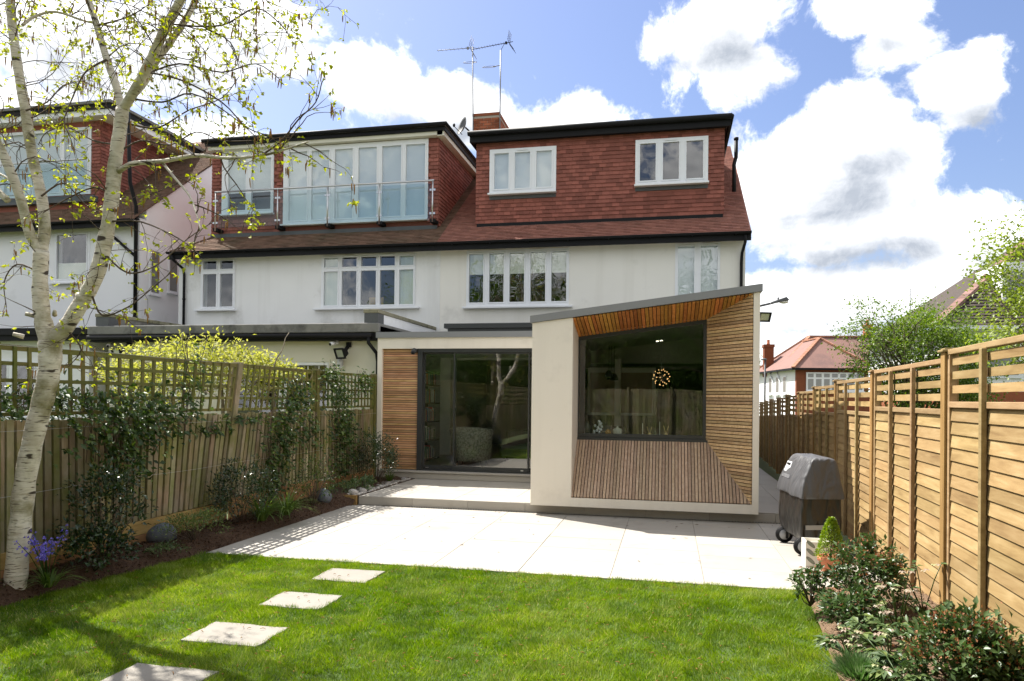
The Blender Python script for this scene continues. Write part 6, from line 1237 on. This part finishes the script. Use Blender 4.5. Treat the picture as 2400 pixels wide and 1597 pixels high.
# --- right bed
def vib(label, px, py, zt_, r, n, seed, buds):
    p = atZ(px, py, zt_-.06); shrub('viburnum_shrub', label, 'shrub', (p.x, p.y, zt_-r[2]*1.12), r, n, int(22+n/38), ever_r, .052, .028, seed, stems=20, buds=(bud, int(buds*1.6), .022))
vib('viburnum bush with red-brown buds just behind the terracotta pot', 2030, 1285, .66, (.24, .25, .28), 1500, 111, 420)
vib('small glossy viburnum at the patio corner left of terracotta pot', 1900, 1345, .42, (.11, .14, .16), 330, 112, 60)
vib('glossy viburnum between the pot and the hellebores', 2000, 1395, .40, (.18, .19, .17), 800, 113, 60)
vib('large viburnum bush thick with red-brown buds beside lavender', 2250, 1465, .54, (.28, .27, .23), 1900, 114, 700)
vib('low spreading viburnum along the fence foot next to large budded bush', 2360, 1535, .40, (.22, .24, .16), 1200, 115, 300)
def hellebore(label, c, s, seed, tall=1.0):
    t = thing('hellebore_plant', label, 'perennial', c); g = np.random.default_rng(seed); V = []; F = []; m = MB(); parts = []; fl = []
    for k in range(12):
        a = g.uniform(0, 6.28); e = np.array(c)+np.array([math.cos(a)*.13*s, math.sin(a)*.13*s, .09*s*g.uniform(.6, 1.3)]); m.tube([c, tuple(e)], .004, 5)
        for q in range(6): b = a+(q-2.5)*.5; parts.append((e, [math.cos(b), math.sin(b), g.normal()*.2], .085*s, .034*s))
    for k in range(5):
        e = Vector(c)+Vector((g.normal()*.09*s, g.normal()*.09*s, g.uniform(.16, .30)*s*tall)); m.tube([c, tuple(Vector(c)+(e-Vector(c))*.6+Vector((0, 0, .03))), e], [.004, .004, .003], 5)
        for f in range(2):
            fc = e+Vector((g.normal()*.03, g.normal()*.03, -.01)); tnt = g.random()
            for q in range(5): b = q*1.257+k; fl.append((np.array(fc), [math.cos(b), math.sin(b), -.25], .024*s, .020*s, tnt))
        for q in range(3): b = g.uniform(0, 6.28); parts.append((np.array(e), [math.cos(b), math.sin(b), .3], .05*s, .024*s))
    P = np.array([p[0] for p in parts]); n = len(P); v, f, tt = leaf_arrays(P, np.array([p[1] for p in parts]), np.array([[0, 0, 1.]]*n)+g.normal(size=(n, 3))*.2, np.array([p[2] for p in parts]), np.array([p[3] for p in parts]), g.random(n)); arr_obj('foliage', v, f, tt, hell_l, t, kind='stuff')
    P = np.array([p[0] for p in fl]); n = len(P); v, f, tt = leaf_arrays(P, np.array([p[1] for p in fl]), np.array([[0, 0, 1.]]*n), np.array([p[2] for p in fl]), np.array([p[3] for p in fl]), np.array([p[4] for p in fl])); arr_obj('flower', v, f, tt, hellf, t, kind='stuff'); m.build('flower_stem', strap, t)['kind'] = 'stuff'
for k, (px, py, z, s, tl, lab) in enumerate(((1985, 1535, .10, 1.0, .7, 'low hellebore with cream flowers at the lawn edge above lavender'), (2105, 1490, .14, 1.2, 1.3, 'hellebore with white drooping flowers between the viburnums'), (2165, 1440, .14, 1.1, 1.2, 'green-white hellebore close against the fence boards'), (2065, 1500, .12, 1.1, 1.0, 'pinkish flowered hellebore in the middle of the bed'), (2085, 1560, .12, 1.1, .8, 'lime flowered hellebore next to the lavender tuft'), (2120, 1610, .12, 1.1, .5, 'broad-leaved hellebore under the large budded viburnum'))):
    p = atZ(px, py, z); hellebore(lab, tuple(p), s, 120+k, tl)
p = atZ(2018, 1585, .10); t = thing('lavender_bush', 'fine-leaved bright green lavender tuft at the lawn edge', 'shrub', tuple(p)); g = np.random.default_rng(131); V = []; F = []; T = []
for k in range(2200):
    a = g.uniform(0, 6.28); rr = abs(g.normal())*.055; b = np.array(p)+np.array([math.cos(a)*rr, math.sin(a)*rr, 0]); d = np.array([math.cos(a)*rr*1.1+g.normal()*.02, math.sin(a)*rr*1.1+g.normal()*.02, g.uniform(.05, .12)]); s = np.array([-math.sin(a), math.cos(a), 0])*.0032; o = len(V); V += [b-s, b+s, b+d*.6+s, b+d*.6-s, b+d]; F += [(o, o+1, o+2), (o, o+2, o+3), (o+3, o+2, o+4)]; T += [g.random()]*3
arr_obj('foliage', V, F, T, lav, t, origin=tuple(p))
tpz = thing('topiary_cone', 'small bright yellow-green clipped cone in the terracotta pot', 'topiary', (1.60, 7.72, .19)); g = np.random.default_rng(141); n = 2600; u = g.random(n)**.75; a = g.uniform(0, 6.28, n); R_ = (.135*(1-u)**.75+.008)*(.86+.2*g.random(n))*(1+.08*np.sin(a*5+u*9)); P = np.stack([1.60+R_*np.cos(a), 7.72+R_*np.sin(a), .19+u*.40], 1)
V, F, T = leaf_arrays(P, np.stack([np.cos(a), np.sin(a), .5+g.normal(size=n)*.4], 1)+g.normal(size=(n, 3))*.35, g.normal(size=(n, 3))+np.array([0, 0, 1]), g.uniform(.016, .028, n), g.uniform(.010, .016, n), np.clip(g.normal(.5, .25, n), 0, 1)); arr_obj('foliage', V, F, T, boxl, tpz); MB().tube([(1.60, 7.72, .18), (1.60, 7.72, .5)], [.012, .004], 6).build('stem', twigm, tpz)
# --- lawn grass, fallen catkins, mulch chips
def vnoise(x, y, f, seed):
    q = np.random.default_rng(seed).random((64, 64)); u, v = x*f+100, y*f+100; i, j = np.floor(u).astype(int), np.floor(v).astype(int); a, b = u-i, v-j; a = a*a*(3-2*a); b = b*b*(3-2*b)
    return (q[i % 64, j % 64]*(1-a)+q[(i+1) % 64, j % 64]*a)*(1-b)+(q[i % 64, (j+1) % 64]*(1-a)+q[(i+1) % 64, (j+1) % 64]*a)*b
def grass():
    g = np.random.default_rng(5); n = 460000; y = 3.2+(7.11-3.2)*g.random(n)**1.0; x = -5.4+6.75*g.random(n); L = np.interp(y, [3, 4.87, 5.43, 6.29, 7.06], [-5.4, -5.29, -5.22, -5.08, -4.93]); Rr = np.interp(y, [3, 4.9, 5.9, 7.06], [1.03, 1.06, 1.155, 1.235]); ok = (x > L-.03+.05*vnoise(x, y, 9, 1)) & (x < Rr-.01+.05*vnoise(x, y, 11, 2)) & (y < 7.06+.05*vnoise(x, y, 13, 3))
    for (a, b_, c, d, _) in STONES: e = .03*vnoise(x, y, 18, 4); ok &= ~((x > a+e) & (x < b_-e) & (y > c+e) & (y < d-e))
    tuft = .6*vnoise(x, y, 7, 5)+.4*vnoise(x, y, 19, 6); ok &= g.random(n) < .35+1.1*tuft; x, y, tuft = x[ok], y[ok], tuft[ok]
    n = len(x); a = g.uniform(0, 6.28, n); h = g.uniform(.012, .036, n)*(.55+1.15*tuft)*np.where(g.random(n) < .03, 1.5, 1.0); w = g.uniform(.0016, .0032, n); ln = g.uniform(.15, 1.1, n)*h; b = 6.28*vnoise(x, y, 5, 7)*1.5+g.normal(size=n)*.9
    base = np.stack([x, y, np.zeros(n)], 1); s = np.stack([np.cos(a)*w, np.sin(a)*w, np.zeros(n)], 1); V = np.stack([base-s, base+s, base+np.stack([np.cos(b)*ln, np.sin(b)*ln, h], 1)], 1).reshape(-1, 3)
    T = np.clip(-.01+.42*vnoise(x, y, 1.6, 8)+.34*vnoise(x, y, 5.5, 9)+.16*tuft+g.normal(size=n)*.17, 0, .80); dead = g.random(n) < .02+.10*np.clip(vnoise(x, y, 3.1, 10)-.55, 0, 1)*2; T[dead] = 1.0
    arr_obj('lawn_grass', V, np.arange(3*n).reshape(-1, 3), T, grassm, origin=(-2, 5, 0), kind='stuff', label='short bright green lawn grass in dappled light', category='grass')
    m = MB()
    for k in range(420):
        yy = 3.6+3.4*random.random(); xx = random.uniform(-4.9, .9)*(1 if random.random() < .4 else .8)-.3; an = random.uniform(0, 6.28); L_ = random.uniform(.015, .04); z = .025; p = Vector((xx, yy, z)); d = Vector((math.cos(an), math.sin(an), .1))*L_; m.tube([p, p+d*.5+Vector((0, 0, .006)), p+d], [.002, .003, .0015], 4)
    m.build('fallen_catkins', catkin_m, kind='stuff', label='brown fallen catkins scattered over the lawn and stones', category='catkins')
    g = np.random.default_rng(6); n = 9000; y = g.uniform(3.4, 10.7, n); s = g.random(n); x = np.array([-5.68+(lawnL(v)+5.68-.02)*q for v, q in zip(y, s)]); z = .095+.045*np.sin(s*math.pi)-.10*np.maximum(0, s-.72)/.28; P = np.stack([x, y, z+.015], 1); D = unit(np.stack([g.normal(size=n), g.normal(size=n), g.normal(size=n)*.35], 1)); V, F, T = leaf_arrays(P, D, np.array([0, 0, 1.])+g.normal(size=(n, 3))*.5, g.uniform(.012, .045, n), g.uniform(.006, .016, n), g.random(n))
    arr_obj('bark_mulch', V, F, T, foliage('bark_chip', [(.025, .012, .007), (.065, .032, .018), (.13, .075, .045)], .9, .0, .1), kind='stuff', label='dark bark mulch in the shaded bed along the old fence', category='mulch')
    n = 5000; y = g.uniform(3.6, 7.0, n); s = g.random(n); x = np.array([lawnR(v)+.02+(FA+FS*v-lawnR(v)-.03)*q for v, q in zip(y, s)]); z = .02+.13*np.minimum(1, s*1.6); P = np.stack([x, y, z+.008], 1); D = unit(np.stack([g.normal(size=n), g.normal(size=n), g.normal(size=n)*.35], 1)); V, F, T = leaf_arrays(P, D, np.array([0, 0, 1.])+g.normal(size=(n, 3))*.5, g.uniform(.010, .035, n), g.uniform(.006, .014, n), g.random(n))
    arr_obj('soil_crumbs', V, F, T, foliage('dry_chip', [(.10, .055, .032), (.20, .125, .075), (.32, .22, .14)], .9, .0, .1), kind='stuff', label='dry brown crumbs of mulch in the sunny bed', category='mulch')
grass()
g = np.random.default_rng(77); n = 60; P = np.stack([g.uniform(-4.8, 1.6, n), np.where(g.random(n) < .6, 10.75-abs(g.normal(size=n))*.5, g.uniform(7.2, 10.7, n)), np.full(n, .019)], 1); V, F, T = leaf_arrays(P, np.stack([g.normal(size=n), g.normal(size=n), np.zeros(n)], 1), np.array([[0, 0, 1.]]*n), g.uniform(.03, .07, n), g.uniform(.008, .02, n), g.random(n), fold=.2, droop=-.05)
arr_obj('fallen_leaves', V, F, T, MATS['bark_chip'], kind='stuff', label='few dry brown leaves blown across the pale patio', category='leaves')
